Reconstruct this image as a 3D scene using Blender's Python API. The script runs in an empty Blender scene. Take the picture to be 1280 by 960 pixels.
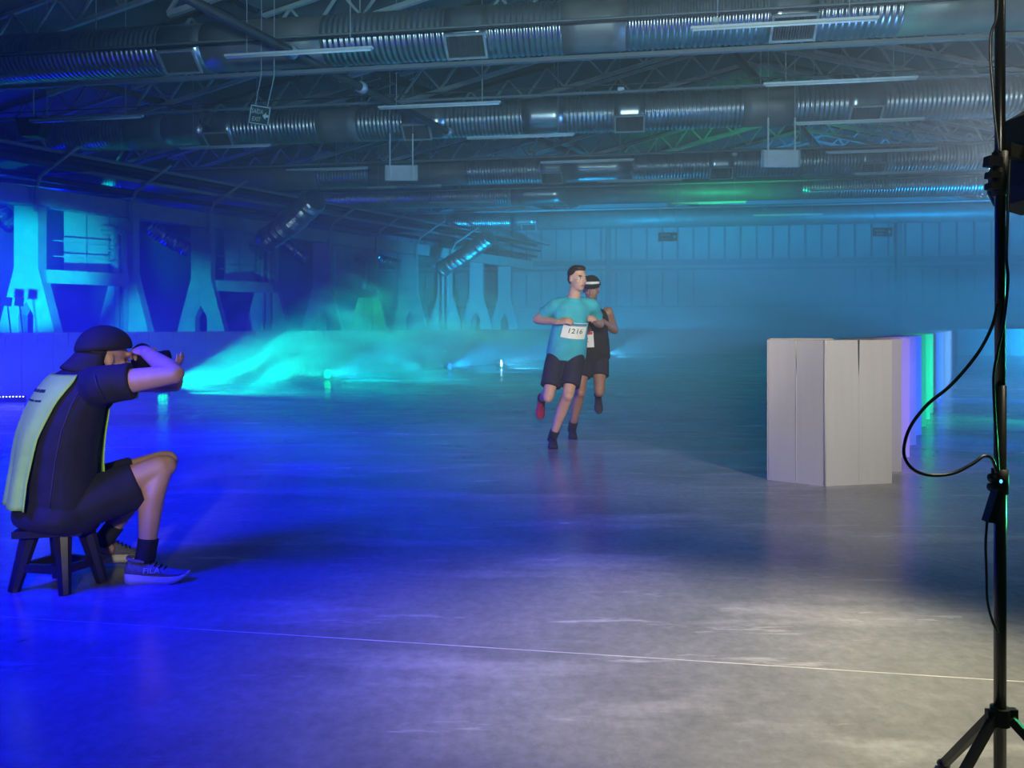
import bpy, bmesh, math, random
from mathutils import Vector as V, Matrix, Quaternion

random.seed(7)
scene = bpy.context.scene
COL = scene.collection

# ------------------------------------------------------------------ camera
H = 1.15                      # camera height
F = 960.0                     # focal length in pixels of the 1280x960 frame
HOR = 408.0                   # horizon row
cam_d = bpy.data.cameras.new('camera')
cam_d.sensor_width = 36.0
cam_d.lens = 36.0 * F / 1280.0
cam_d.shift_y = -(480.0 - HOR) / 1280.0
cam_d.clip_end = 300
cam_d.clip_start = 0.05
cam = bpy.data.objects.new('camera', cam_d)
cam.location = (0, 0, H)
cam.rotation_euler = (math.radians(90), 0, 0)
COL.objects.link(cam)
scene.camera = cam

# ------------------------------------------------------------------ world, exposure
w = bpy.data.worlds.new('night')
w.use_nodes = True
w.node_tree.nodes['Background'].inputs[0].default_value = (0.01, 0.02, 0.035, 1)
w.node_tree.nodes['Background'].inputs[1].default_value = 0.05
scene.world = w
vs = scene.view_settings
vs.view_transform = 'Standard'
vs.look = 'None'
vs.exposure = 0.0
vs.gamma = 1.0
vs.use_curve_mapping = False
try:
    scene.cycles.volume_step_rate = 2.0
    scene.cycles.volume_max_steps = 128
    scene.cycles.max_bounces = 4
    scene.cycles.volume_bounces = 0
    scene.cycles.use_denoising = True
    scene.cycles.sample_clamp_indirect = 4.0
    scene.cycles.use_adaptive_sampling = True
    scene.cycles.adaptive_threshold = 0.05
except Exception:
    pass

def P(px, py, z):
    """point seen at pixel (px,py) at depth z (metres)"""
    return V(((px - 640.0) / F * z, z, H - (py - HOR) / F * z))

# ------------------------------------------------------------------ the large lamps of the show, plus added fill lights
def aim(o, target):
    d = V(target) - V(o.location)
    o.rotation_euler = d.to_track_quat('-Z', 'Y').to_euler()

def spot(name, loc, target, color, watts, angle=60, blend=0.6, size=0.12):
    l = bpy.data.lights.new(name, 'SPOT')
    l.energy = watts; l.color = color
    l.spot_size = math.radians(angle); l.spot_blend = blend
    l.shadow_soft_size = size
    o = bpy.data.objects.new(name, l); COL.objects.link(o)
    o.location = loc; aim(o, target)
    return o

def point(name, loc, color, watts, size=0.2):
    l = bpy.data.lights.new(name, 'POINT')
    l.energy = watts; l.color = color; l.shadow_soft_size = size
    o = bpy.data.objects.new(name, l); COL.objects.link(o)
    o.location = loc
    return o

BLUE = (0.0, 0.0, 1.0)
TEAL = (0.0, 0.80, 0.70)
GREEN = (0.0, 1.0, 0.35)
CYAN = (0.05, 0.45, 1.0)
VIOLET = (0.22, 0.14, 1.0)
WARM = (1.0, 0.93, 0.72)
# white floods on stands just outside the right edge, aimed at the finish straight
spot('white_flood_and_fill', (2.45, 1.95, 3.0), (0.85, 2.45, 0.0), (1.0, 0.92, 0.64), 900, 46, 1.0, 0.25)
spot('white_flood_and_fill', (3.3, 1.7, 2.3), (1.5, 6.6, 0.7), (1.0, 0.96, 0.90), 440, 62, 1.0, 0.25)
# unseen fill lights added behind the camera for runners, seated person and roof
spot('white_flood_and_fill', (0.2, -1.6, 2.4), (0.72, 7.4, 1.05), WARM, 1800, 27, 1.0, 0.2)
spot('white_flood_and_fill', (-0.2, -2.2, 2.2), (-1.95, 3.4, 0.70), WARM, 700, 14, 0.7, 0.2)
spot('roof_fill', (-1.0, -3.0, 2.0), (1.5, 16.0, 10.5), (0.42, 0.78, 0.86), 6000, 66, 0.9, 0.3)
# white flood of the lamp head on the stand at the right, thrown up into the roof
spot('stand_flood', (1.30, 1.95, 1.5), (5.6, 9.5, 8.5), (0.80, 0.9, 1.0), 1700, 78, 1.0, 0.15)
# green wash grazing the stand from the right
spot('green_wash', (3.4, 3.0, 0.6), (1.08, 1.7, 0.95), (0.05, 1.0, 0.35), 120, 40, 0.6, 0.05)
# blue wash from the left side of the course
spot('blue_wash', (-4.0, 1.4, 4.2), (-2.2, 3.3, 0.0), BLUE, 4600, 64, 0.9, 0.7)
spot('blue_wash', (-6.6, 6.6, 3.2), (-3.9, 6.8, 0.0), BLUE, 8500, 64, 0.9, 0.6)
spot('blue_wash', (-9.4, 9.2, 2.4), (-5.6, 10.6, 0.0), (0.03, 0.03, 1.0), 4500, 84, 0.7, 0.2)
point('blue_wash', (-24.0, 30.0, 2.0), BLUE, 3000, 0.4)
# teal wash on the columns
spot('teal_wash', (-12.2, 16.0, 0.6), (-15.2, 24.0, 2.8), TEAL, 9000, 28, 0.6, 0.2)
spot('teal_wash', (-11.2, 20.5, 0.5), (-11.9, 26.5, 1.0), TEAL, 2400, 36, 0.7, 0.2)
spot('teal_wash', (-5.8, 30.0, 0.5), (-7.0, 37.0, 1.0), GREEN, 2200, 30, 0.7, 0.2)
# roof and far end wash
spot('cyan_uplight', (3.0, 31.0, 0.5), (3.0, 42.0, 0.8), (0.0, 0.42, 0.95), 18000, 110, 0.8, 0.3)
spot('cyan_uplight', (24.0, 27.0, 0.5), (22.0, 45.0, 2.0), (0.0, 0.36, 0.95), 26000, 120, 0.8, 0.3)
spot('green_uplight', (9.0, 29.5, 4.0), (10.0, 35.0, 9.5), GREEN, 900, 95, 0.8, 0.3)
spot('fog_fill', (15.0, 12.5, 1.6), (0.0, 15.5, 1.0), (0.12, 0.38, 1.0), 6500, 80, 0.9, 0.3)  # unseen fill added off to the right to brighten the fog

# ------------------------------------------------------------------ materials
def mat(name, color, rough=0.6, metal=0.0, var=0.15, scale=6.0, bump=0.0, emit=None, estr=0.0, stretch=None, spec=None):
    m = bpy.data.materials.new(name)
    m.use_nodes = True
    nt = m.node_tree; b = nt.nodes['Principled BSDF']
    b.inputs['Roughness'].default_value = rough
    b.inputs['Metallic'].default_value = metal
    if spec is not None: b.inputs['Specular IOR Level'].default_value = spec
    tc = nt.nodes.new('ShaderNodeTexCoord')
    nz = nt.nodes.new('ShaderNodeTexNoise'); nz.inputs['Scale'].default_value = scale; nz.inputs['Detail'].default_value = 4
    if stretch:
        mp = nt.nodes.new('ShaderNodeMapping'); mp.inputs['Scale'].default_value = stretch
        nt.links.new(tc.outputs['Object'], mp.inputs[0]); nt.links.new(mp.outputs[0], nz.inputs['Vector'])
    else:
        nt.links.new(tc.outputs['Object'], nz.inputs['Vector'])
    rp = nt.nodes.new('ShaderNodeValToRGB')
    c = color
    rp.color_ramp.elements[0].position = 0.3; rp.color_ramp.elements[1].position = 0.7
    rp.color_ramp.elements[0].color = (c[0]*(1-var), c[1]*(1-var), c[2]*(1-var), 1)
    rp.color_ramp.elements[1].color = (min(1, c[0]*(1+var)), min(1, c[1]*(1+var)), min(1, c[2]*(1+var)), 1)
    nt.links.new(nz.outputs['Fac'], rp.inputs[0]); nt.links.new(rp.outputs[0], b.inputs['Base Color'])
    if bump:
        bp = nt.nodes.new('ShaderNodeBump'); bp.inputs['Strength'].default_value = bump; bp.inputs['Distance'].default_value = 0.02
        nt.links.new(nz.outputs['Fac'], bp.inputs['Height']); nt.links.new(bp.outputs[0], b.inputs['Normal'])
    if emit:
        b.inputs['Emission Color'].default_value = (*emit, 1)
        b.inputs['Emission Strength'].default_value = estr
    return m

def floor_material():
    m = bpy.data.materials.new('polished_concrete'); m.use_nodes = True
    nt = m.node_tree; N = nt.nodes; L = nt.links; b = N['Principled BSDF']
    tc = N.new('ShaderNodeTexCoord')
    def noise(scale, detail, mapping=None, rough=0.6):
        n = N.new('ShaderNodeTexNoise'); n.inputs['Scale'].default_value = scale
        n.inputs['Detail'].default_value = detail; n.inputs['Roughness'].default_value = rough
        if mapping:
            mp = N.new('ShaderNodeMapping'); mp.inputs['Scale'].default_value = mapping[0]; mp.inputs['Rotation'].default_value = (0, 0, mapping[1])
            L.new(tc.outputs['Object'], mp.inputs[0]); L.new(mp.outputs[0], n.inputs['Vector'])
        else:
            L.new(tc.outputs['Object'], n.inputs['Vector'])
        return n
    big = noise(0.8, 5); streak = noise(1.3, 5, ((0.45, 1.7, 1), 0.2), 0.6); fine = noise(22, 6, None, 0.7)
    r1 = N.new('ShaderNodeValToRGB'); r1.color_ramp.elements[0].position = 0.32; r1.color_ramp.elements[1].position = 0.72
    r1.color_ramp.elements[0].color = (0.16, 0.16, 0.155, 1); r1.color_ramp.elements[1].color = (0.33, 0.33, 0.31, 1)
    L.new(big.outputs['Fac'], r1.inputs[0])
    r2 = N.new('ShaderNodeValToRGB'); r2.color_ramp.elements[0].position = 0.52; r2.color_ramp.elements[1].position = 0.72
    r2.color_ramp.elements[0].color = (0, 0, 0, 1); r2.color_ramp.elements[1].color = (1, 1, 1, 1)
    L.new(streak.outputs['Fac'], r2.inputs[0])
    mx = N.new('ShaderNodeMixRGB'); mx.blend_type = 'MIX'; mx.inputs[2].default_value = (0.50, 0.49, 0.45, 1)
    sc = N.new('ShaderNodeMath'); sc.operation = 'MULTIPLY'; sc.inputs[1].default_value = 0.75
    L.new(r2.outputs[0], sc.inputs[0]); L.new(sc.outputs[0], mx.inputs[0]); L.new(r1.outputs[0], mx.inputs[1])
    mf = N.new('ShaderNodeMixRGB'); mf.blend_type = 'OVERLAY'; mf.inputs[0].default_value = 0.45
    L.new(mx.outputs[0], mf.inputs[1]); L.new(fine.outputs['Fac'], mf.inputs[2])
    scr = noise(3.2, 6, ((0.25, 1.6, 1), -0.35), 0.75)
    r3 = N.new('ShaderNodeValToRGB'); r3.color_ramp.elements[0].position = 0.60; r3.color_ramp.elements[1].position = 0.70
    r3.color_ramp.elements[0].color = (0, 0, 0, 1); r3.color_ramp.elements[1].color = (0.7, 0.7, 0.7, 1)
    L.new(scr.outputs['Fac'], r3.inputs[0])
    m5 = N.new('ShaderNodeMixRGB'); m5.inputs[2].default_value = (0.62, 0.61, 0.56, 1)
    L.new(r3.outputs[0], m5.inputs[0]); L.new(mf.outputs[0], m5.inputs[1])
    spk = noise(7.0, 3, None, 0.5)
    r4 = N.new('ShaderNodeValToRGB'); r4.color_ramp.elements[0].position = 0.74; r4.color_ramp.elements[1].position = 0.78
    r4.color_ramp.elements[0].color = (0, 0, 0, 1); r4.color_ramp.elements[1].color = (0.8, 0.8, 0.8, 1)
    L.new(spk.outputs['Fac'], r4.inputs[0])
    m6 = N.new('ShaderNodeMixRGB'); m6.inputs[2].default_value = (0.05, 0.05, 0.05, 1)
    L.new(r4.outputs[0], m6.inputs[0]); L.new(m5.outputs[0], m6.inputs[1])
    L.new(m6.outputs[0], b.inputs['Base Color'])
    rr = N.new('ShaderNodeMapRange'); rr.inputs['From Min'].default_value = 0.3; rr.inputs['From Max'].default_value = 0.7
    rr.inputs['To Min'].default_value = 0.19; rr.inputs['To Max'].default_value = 0.28
    L.new(streak.outputs['Fac'], rr.inputs['Value']); L.new(rr.outputs[0], b.inputs['Roughness'])
    bp = N.new('ShaderNodeBump'); bp.inputs['Strength'].default_value = 0.05; bp.inputs['Distance'].default_value = 0.01
    L.new(fine.outputs['Fac'], bp.inputs['Height']); L.new(bp.outputs[0], b.inputs['Normal'])
    return m

M = {
 'floor': floor_material(),
 'joint': mat('joint_filler', (0.62, 0.6, 0.52), 0.6),
 'roof': mat('roof_sheet', (0.13, 0.155, 0.155), 0.7, 0, 0.25, 0.7),
 'steel': mat('painted_steel', (0.48, 0.52, 0.52), 0.55, 0.0, 0.15, 3),
 'darksteel': mat('dark_steel', (0.05, 0.05, 0.055), 0.5, 0.2, 0.2, 3),
 'galv': mat('galvanised_duct', (0.55, 0.58, 0.6), 0.3, 0.9, 0.15, 2.0),
 'wrap': mat('duct_wrap', (0.27, 0.26, 0.26), 0.5, 0.3, 0.15, 2.0),
 'grille': mat('grille_slats', (0.10, 0.10, 0.10), 0.6),
 'frame': mat('grille_frame', (0.62, 0.65, 0.66), 0.4, 0.4),
 'white': mat('white_enamel', (0.80, 0.82, 0.80), 0.45, 0, 0.05),
 'tube': mat('tube_glass', (0.86, 0.9, 0.88), 0.25, 0, 0.03),
 'wall': mat('wall_sheet', (0.42, 0.45, 0.46), 0.75, 0, 0.15, 0.5),
 'wallrib': mat('wall_rib', (0.22, 0.24, 0.26), 0.7, 0, 0.1, 1),
 'darkwall': mat('dark_wall', (0.16, 0.17, 0.19), 0.8, 0, 0.2, 0.5),
 'concrete': mat('column_concrete', (0.52, 0.52, 0.50), 0.8, 0, 0.12, 3, 0.1),
 'pipe': mat('grey_pipe', (0.42, 0.44, 0.45), 0.4, 0.1, 0.08, 4),
 'panel': mat('partition_board', (0.55, 0.57, 0.58), 0.7, 0, 0.08, 2),
 'foil': mat('foil_hose', (0.75, 0.76, 0.78), 0.22, 1.0, 0.15, 9, 0.6),
 'card': mat('white_cardboard', (0.66, 0.64, 0.61), 0.85, 0, 0.025, 5, 0.0, None, 0, (4, 4, 0.3)),
 'kraft': mat('brown_cardboard', (0.30, 0.22, 0.15), 0.9),
 'black': mat('black_plastic', (0.006, 0.006, 0.007), 0.5, 0, 0.2, spec=0.25),
 'blackmetal': mat('black_metal', (0.006, 0.006, 0.007), 0.25, 0.0, 0.2, spec=0.5),
 'rubber': mat('cable_rubber', (0.012, 0.012, 0.012), 0.35),
 'sign_green': mat('sign_green', (0.012, 0.07, 0.05), 0.5),
 'sign_white': mat('sign_white', (0.8, 0.85, 0.8), 0.6),
 'skin': mat('skin', (0.58, 0.33, 0.24), 0.5, 0, 0.08, 18),
 'skin2': mat('skin_tan', (0.36, 0.19, 0.13), 0.45, 0, 0.08, 18),
 'hair': mat('brown_hair', (0.035, 0.02, 0.014), 0.6, 0, 0.3, 40),
 'blackcloth': mat('black_cloth', (0.016, 0.015, 0.018), 0.85, 0, 0.25, 14, 0.15),
 'seam': mat('seam_thread', (0.06, 0.05, 0.055), 0.8),
 'navycloth': mat('navy_cloth', (0.022, 0.022, 0.05), 0.85, 0, 0.25, 14, 0.15),
 'tealcloth': mat('teal_cloth', (0.05, 0.42, 0.52), 0.8, 0, 0.12, 12, 0.2),
 'neon': mat('neon_mesh_cloth', (0.48, 0.88, 0.07), 0.75, 0, 0.10, 9, 0.2),
 'print': mat('black_print', (0.02, 0.03, 0.03), 0.8),
 'paper': mat('race_number_paper', (0.85, 0.84, 0.76), 0.7, 0, 0.04),
 'redprint': mat('red_print', (0.55, 0.05, 0.05), 0.7),
 'blueprint': mat('blue_print', (0.08, 0.25, 0.45), 0.7),
 'shoe': mat('grey_shoe_mesh', (0.16, 0.16, 0.22), 0.8, 0, 0.2, 60, 0.2),
 'sole': mat('white_sole', (0.82, 0.78, 0.72), 0.6, 0, 0.05),
 'silverprint': mat('silver_print', (0.62, 0.62, 0.68), 0.4, 0.3),
 'redshoe': mat('red_shoe', (0.45, 0.02, 0.06), 0.7),
 'darkshoe': mat('dark_shoe', (0.03, 0.025, 0.04), 0.7),
 'sock': mat('black_sock', (0.014, 0.014, 0.018), 0.9),
 'eyewhite': mat('eye_white', (0.75, 0.73, 0.7), 0.3),
 'eyedark': mat('eye_iris', (0.02, 0.015, 0.012), 0.2),
 'lip': mat('lips', (0.35, 0.12, 0.10), 0.5),
 'glass': mat('lens_glass', (0.01, 0.01, 0.015), 0.05),
 'led_green': mat('led_green', (0.1, 0.9, 0.4), 0.4, 0, 0, 1, 0, (0.0, 1.0, 0.25), 14.0),
 'led_blue': mat('led_blue', (0.1, 0.2, 0.9), 0.4, 0, 0, 1, 0, (0.01, 0.12, 1.0), 12.0),
 'led_white': mat('led_white', (0.7, 0.9, 0.9), 0.4, 0, 0, 1, 0, (0.5, 1.0, 1.0), 10.0),
 'led_bar': mat('led_bar_dot', (0.5, 0.6, 1.0), 0.4, 0, 0, 1, 0, (0.45, 0.55, 1.0), 8.0),
 'stoolwood': mat('dark_stool_plastic', (0.02, 0.018, 0.03), 0.35, 0, 0.2),
 'led_ind': mat('indicator_led', (0.1, 0.3, 1.0), 0.4, 0, 0, 1, 0, (0.05, 0.35, 1.0), 4.0),
}

# ------------------------------------------------------------------ mesh helpers
class MB:
    def __init__(s): s.v = []; s.f = []
    def add(s, vs, fs):
        o = len(s.v); s.v += [tuple(x) for x in vs]; s.f += [tuple(i + o for i in f) for f in fs]; return s
    def box(s, c, d, mtx=None):
        hx, hy, hz = d[0]/2, d[1]/2, d[2]/2
        vs = [V((x*hx, y*hy, z*hz)) for x in (-1, 1) for y in (-1, 1) for z in (-1, 1)]
        if mtx is not None: vs = [mtx @ q for q in vs]
        vs = [q + V(c) for q in vs]
        return s.add(vs, [(0,1,3,2),(4,6,7,5),(0,4,5,1),(2,3,7,6),(0,2,6,4),(1,5,7,3)])
    def bar(s, a, b, w, h=None):
        """square bar from a to b"""
        a = V(a); b = V(b); h = h or w
        d = (b - a).normalized(); up = V((0, 0, 1))
        if abs(d.z) > 0.98: up = V((0, 1, 0))
        x = d.cross(up).normalized() * (w/2); y = x.cross(d).normalized() * (h/2)
        vs = [p + i*x + j*y for p in (a, b) for i, j in ((-1,-1),(1,-1),(1,1),(-1,1))]
        return s.add(vs, [(3,2,1,0),(4,5,6,7),(0,1,5,4),(1,2,6,5),(2,3,7,6),(3,0,4,7)])
    def tube(s, pts, r, n=8, cap=True):
        pts = [V(p) for p in pts]; rs = r if isinstance(r, (list, tuple)) else [r]*len(pts)
        rings = []; ref = None
        for i, p in enumerate(pts):
            d = (pts[min(i+1, len(pts)-1)] - pts[max(i-1, 0)])
            d = d.normalized() if d.length > 1e-9 else V((0, 0, 1))
            if ref is None:
                ref = V((0, 0, 1)) if abs(d.z) < 0.9 else V((1, 0, 0))
            x = (ref - d*ref.dot(d))
            if x.length < 1e-4: x = d.orthogonal()
            x.normalize(); ref = x; y = d.cross(x)
            rings.append([p + rs[i]*(math.cos(2*math.pi*k/n)*x + math.sin(2*math.pi*k/n)*y) for k in range(n)])
        vs = [q for r_ in rings for q in r_]; fs = []
        for i in range(len(rings)-1):
            for k in range(n):
                k2 = (k+1) % n
                fs.append((i*n+k, i*n+k2, (i+1)*n+k2, (i+1)*n+k))
        if cap:
            fs.append(tuple(range(n))[::-1]); fs.append(tuple((len(rings)-1)*n + k for k in range(n)))
        return s.add(vs, fs)
    def prism(s, poly, o, ex, ey, th):
        """polygon (2-D points) placed at o with axes ex, ey, thickness vector th"""
        o = V(o); ex = V(ex); ey = V(ey); th = V(th); n = len(poly)
        a = [o + ex*p[0] + ey*p[1] for p in poly]; b = [q + th for q in a]
        fs = [tuple(range(n)), tuple(range(2*n-1, n-1, -1))]
        for i in range(n):
            j = (i+1) % n; fs.append((i, i+n, j+n, j))
        return s.add(a + b, fs)
    def ell(s, c, r, rot=None, nu=14, nv=9):
        c = V(c); vs = []; fs = []
        def q(a, b):
            p = V((r[0]*math.sin(b)*math.cos(a), r[1]*math.sin(b)*math.sin(a), r[2]*math.cos(b)))
            return c + (rot @ p if rot is not None else p)
        vs.append(q(0, 0))
        for j in range(1, nv):
            for i in range(nu): vs.append(q(2*math.pi*i/nu, math.pi*j/nv))
        vs.append(q(0, math.pi)); last = len(vs)-1
        for i in range(nu): fs.append((0, 1+i, 1+(i+1) % nu))
        for j in range(nv-2):
            for i in range(nu):
                a = 1+j*nu+i; b = 1+j*nu+(i+1) % nu
                fs.append((a, a+nu, b+nu, b))
        o = 1+(nv-2)*nu
        for i in range(nu): fs.append((o+i, last, o+(i+1) % nu))
        return s.add(vs, fs)
    def loft(s, pts, radii, side, n=18, sub=4, dome0=0.0, dome1=0.0):
        """closed loft along pts; radii (a along side, b across); Catmull-Rom resampled"""
        pts = [V(p) for p in pts]; rad = [(r, r) if not isinstance(r, (tuple, list)) else r for r in radii]
        sd = [V(x) for x in side] if isinstance(side, list) else [V(side)]*len(pts)
        Q = []; R = []; S = []
        def cr(a, b, c, d, t): return 0.5*((2*b)+(c-a)*t+(2*a-5*b+4*c-d)*t*t+(3*b-a-3*c+d)*t**3)
        m = len(pts)
        for i in range(m-1):
            i0, i3 = max(i-1, 0), min(i+2, m-1)
            for k in range(sub):
                t = k/sub
                Q.append(cr(pts[i0], pts[i], pts[i+1], pts[i3], t))
                R.append(tuple(max(0.002, cr(rad[i0][j], rad[i][j], rad[i+1][j], rad[i3][j], t)) for j in (0, 1)))
                S.append(sd[i].lerp(sd[i+1], t))
        Q.append(pts[-1]); R.append(rad[-1]); S.append(sd[-1])
        D = [(Q[min(i+1, len(Q)-1)]-Q[max(i-1, 0)]).normalized() for i in range(len(Q))]
        def dome(idx, sign, d):
            out = []
            for t in (0.35, 0.65, 0.88):
                out.append((Q[idx] + sign*D[idx]*d*t, tuple(r*math.sqrt(1-t*t) for r in R[idx]), S[idx], D[idx]))
            return out
        seq = [(Q[i], R[i], S[i], D[i]) for i in range(len(Q))]
        if dome0: seq = dome(0, -1, dome0)[::-1] + seq
        if dome1: seq = seq + dome(-1, 1, dome1)
        vs = []; fs = []
        for p, r, sv, d in seq:
            x = sv - d*sv.dot(d)
            if x.length < 1e-4: x = d.orthogonal()
            x.normalize(); y = d.cross(x)
            for k in range(n):
                a = 2*math.pi*k/n
                vs.append(p + x*r[0]*math.cos(a) + y*r[1]*math.sin(a))
        L = len(seq)
        for i in range(L-1):
            for k in range(n):
                k2 = (k+1) % n; fs.append((i*n+k, i*n+k2, (i+1)*n+k2, (i+1)*n+k))
        fs.append(tuple(range(n))[::-1]); fs.append(tuple((L-1)*n+k for k in range(n)))
        return s.add(vs, fs)
    def mesh(s, name, m, smooth=False):
        me = bpy.data.meshes.new(name); me.from_pydata(s.v, [], s.f); me.update()
        if m is not None: me.materials.append(M[m] if isinstance(m, str) else m)
        if smooth:
            for p in me.polygons: p.use_smooth = True
        return me
    def build(s, name, m, parent=None, smooth=False, **kw):
        return link(name, s.mesh(name, m, smooth), parent, **kw)

def tag(o, label=None, cat=None, group=None, kind=None):
    if label: o['label'] = label
    if cat: o['category'] = cat
    if group: o['group'] = group
    if kind: o['kind'] = kind
    return o
def link(name, me, parent=None, loc=None, **kw):
    o = bpy.data.objects.new(name, me); COL.objects.link(o)
    if parent is not None:
        o.parent = parent
        o.matrix_parent_inverse = Matrix.Translation(parent.location).inverted() if parent.type == 'EMPTY' and loc is None else Matrix()
    if loc is not None: o.location = loc
    return tag(o, **kw)
def thing(name, loc, label, cat, group=None, kind=None):
    """an Empty at the thing's base; parts are built in world coordinates"""
    o = bpy.data.objects.new(name, None); COL.objects.link(o); o.location = loc; o.empty_display_size = 0.1
    return tag(o, label, cat, group, kind)

def remesh(mb, name, m, parent=None, voxel=0.008, smooth=6, factor=0.5):
    me = mb.mesh(name + '_raw', None)
    bm = bmesh.new(); bm.from_mesh(me); bmesh.ops.recalc_face_normals(bm, faces=bm.faces); bm.to_mesh(me); bm.free()
    tmp = bpy.data.objects.new('tmp', me); COL.objects.link(tmp)
    r = tmp.modifiers.new('r', 'REMESH'); r.mode = 'VOXEL'; r.voxel_size = voxel; r.use_smooth_shade = True
    if smooth:
        k = tmp.modifiers.new('s', 'SMOOTH'); k.factor = factor; k.iterations = smooth
    dg = bpy.context.evaluated_depsgraph_get(); dg.update()
    out = bpy.data.meshes.new_from_object(tmp.evaluated_get(dg))
    bpy.data.objects.remove(tmp); bpy.data.meshes.remove(me)
    out.name = name; out.materials.clear(); out.materials.append(M[m])
    for p in out.polygons: p.use_smooth = True
    return link(name, out, parent)

def text_mesh(txt, size, m, mtx, name, parent=None, align='CENTER', extrude=0.001, sx=1.0):
    c = bpy.data.curves.new('txt', 'FONT'); c.body = txt; c.size = size; c.align_x = align; c.align_y = 'CENTER'; c.extrude = extrude
    c.resolution_u = 2
    t = bpy.data.objects.new('tmp', c); COL.objects.link(t)
    dg = bpy.context.evaluated_depsgraph_get(); dg.update()
    me = bpy.data.meshes.new_from_object(t.evaluated_get(dg))
    bpy.data.objects.remove(t); bpy.data.curves.remove(c)
    me.transform(mtx @ Matrix.Diagonal((sx, 1, 1, 1)))
    me.materials.clear(); me.materials.append(M[m]); me.name = name
    return link(name, me, parent)

def frame(o, ex, ey):
    ex = V(ex).normalized(); ey = V(ey); ey = (ey - ex*ey.dot(ex)).normalized(); ez = ex.cross(ey)
    return Matrix(((ex.x, ey.x, ez.x, o[0]), (ex.y, ey.y, ez.y, o[1]), (ex.z, ey.z, ez.z, o[2]), (0, 0, 0, 1)))

# directions of the hall
T = V((0.9888, -0.1494, 0))          # along ducts and trusses
U = V((0.521, 0.8535, 0))            # along the course, columns and ridge
NU = V((0.8535, -0.521, 0))          # across the course, to the right

# ================================================================== STRUCTURE
fl = MB()
fl.add([(-60, -14, 0), (75, -14, 0), (75, 75, 0), (-60, 75, 0), (-60, -14, -0.3), (75, -14, -0.3), (75, 75, -0.3), (-60, 75, -0.3)],
       [(0,1,2,3),(7,6,5,4),(0,4,5,1),(1,5,6,2),(2,6,7,3),(3,7,4,0)])
floor = fl.build('floor', 'floor', kind='structure')
j0 = V((-3.2, 3.22, 0.0004)); j1 = V((3.4, 2.22, 0.0004))
MB().bar(j0, j1, 0.005, 0.0012).build('floor_joint', 'joint', floor)

# ---- roof: repeated shed bays either side of a ridge
W_T = 9.0; RISE = 2.3; H0 = 7.95; TD = 1.05
def a_ridge(D): return -7.55 + 0.565 * D
def pt(D, a, h): return V((T.x*a, D + T.y*a, h))
def a_wall(D): return (-36.3 + 0.521*D)/0.922 + 0.5
def roof_h(x, y):
    a = x/T.x; D = y - T.y*a; q = a - a_ridge(D)
    if q < 0: fr = (q/W_T) % 1.0; return H0 + RISE*fr + TD
    fr = (q/W_T) % 1.0; return H0 + RISE*(1-fr) + TD
ceiling = thing('ceiling', (0, 20, 9), None, None, kind='structure')
def tooth_list():
    out = []
    for k in range(-5, 0): out.append((k*W_T, H0, (k+1)*W_T, H0 + RISE))
    for k in range(0, 5): out.append((k*W_T, H0 + RISE, (k+1)*W_T, H0))
    return out
TEETH = tooth_list()
BAY = 2.45
Ds = [13.3 + BAY*i for i in range(17)]
allD = [13.3 + BAY*i for i in range(-11, 20)]
def slab(name, m, pts4, th, parent):
    mb = MB(); n = V(th)
    vs = [V(p) for p in pts4] + [V(p) + n for p in pts4]
    mb.add(vs, [(3,2,1,0),(4,5,6,7),(0,1,5,4),(1,2,6,5),(2,3,7,6),(3,0,4,7)])
    return mb.build(name, m, parent)
for i in range(len(allD)-1):
    D, E = allD[i], allD[i+1]
    far = (D < 10 or D > 45)
    for (q0, h0, q1, h1) in TEETH:
        ad, ae = a_ridge(D), a_ridge(E)
        slab('roof_panel', 'roof', [pt(D, ad+q0, h0+TD), pt(D, ad+q1, h1+TD), pt(E, ae+q1, h1+TD), pt(E, ae+q0, h0+TD)], (0, 0, 0.12), ceiling)
        # upright of the bay step
        hi = q1 if h1 > h0 else q0
        if hi != 0 or False:
            slab('step_panel', 'roof', [pt(D, ad+hi, H0+TD), pt(E, ae+hi, H0+TD), pt(E, ae+hi, H0+RISE+TD), pt(D, ad+hi, H0+RISE+TD)], (0.06, 0, 0), ceiling)
BRACE = MB().bar((0, 0, 0), (0, 0, 1), 1.0, 1.0).mesh('brace', 'steel')
def brace(a, b, wd, parent):
    a = V(a); b = V(b); d = b - a
    o = bpy.data.objects.new('brace', BRACE); COL.objects.link(o)
    q = d.to_track_quat('Z', 'Y')
    o.parent = parent
    o.matrix_local = Matrix.Translation(a) @ q.to_matrix().to_4x4() @ Matrix.Diagonal((wd, wd, d.length, 1))
    return o
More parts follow.
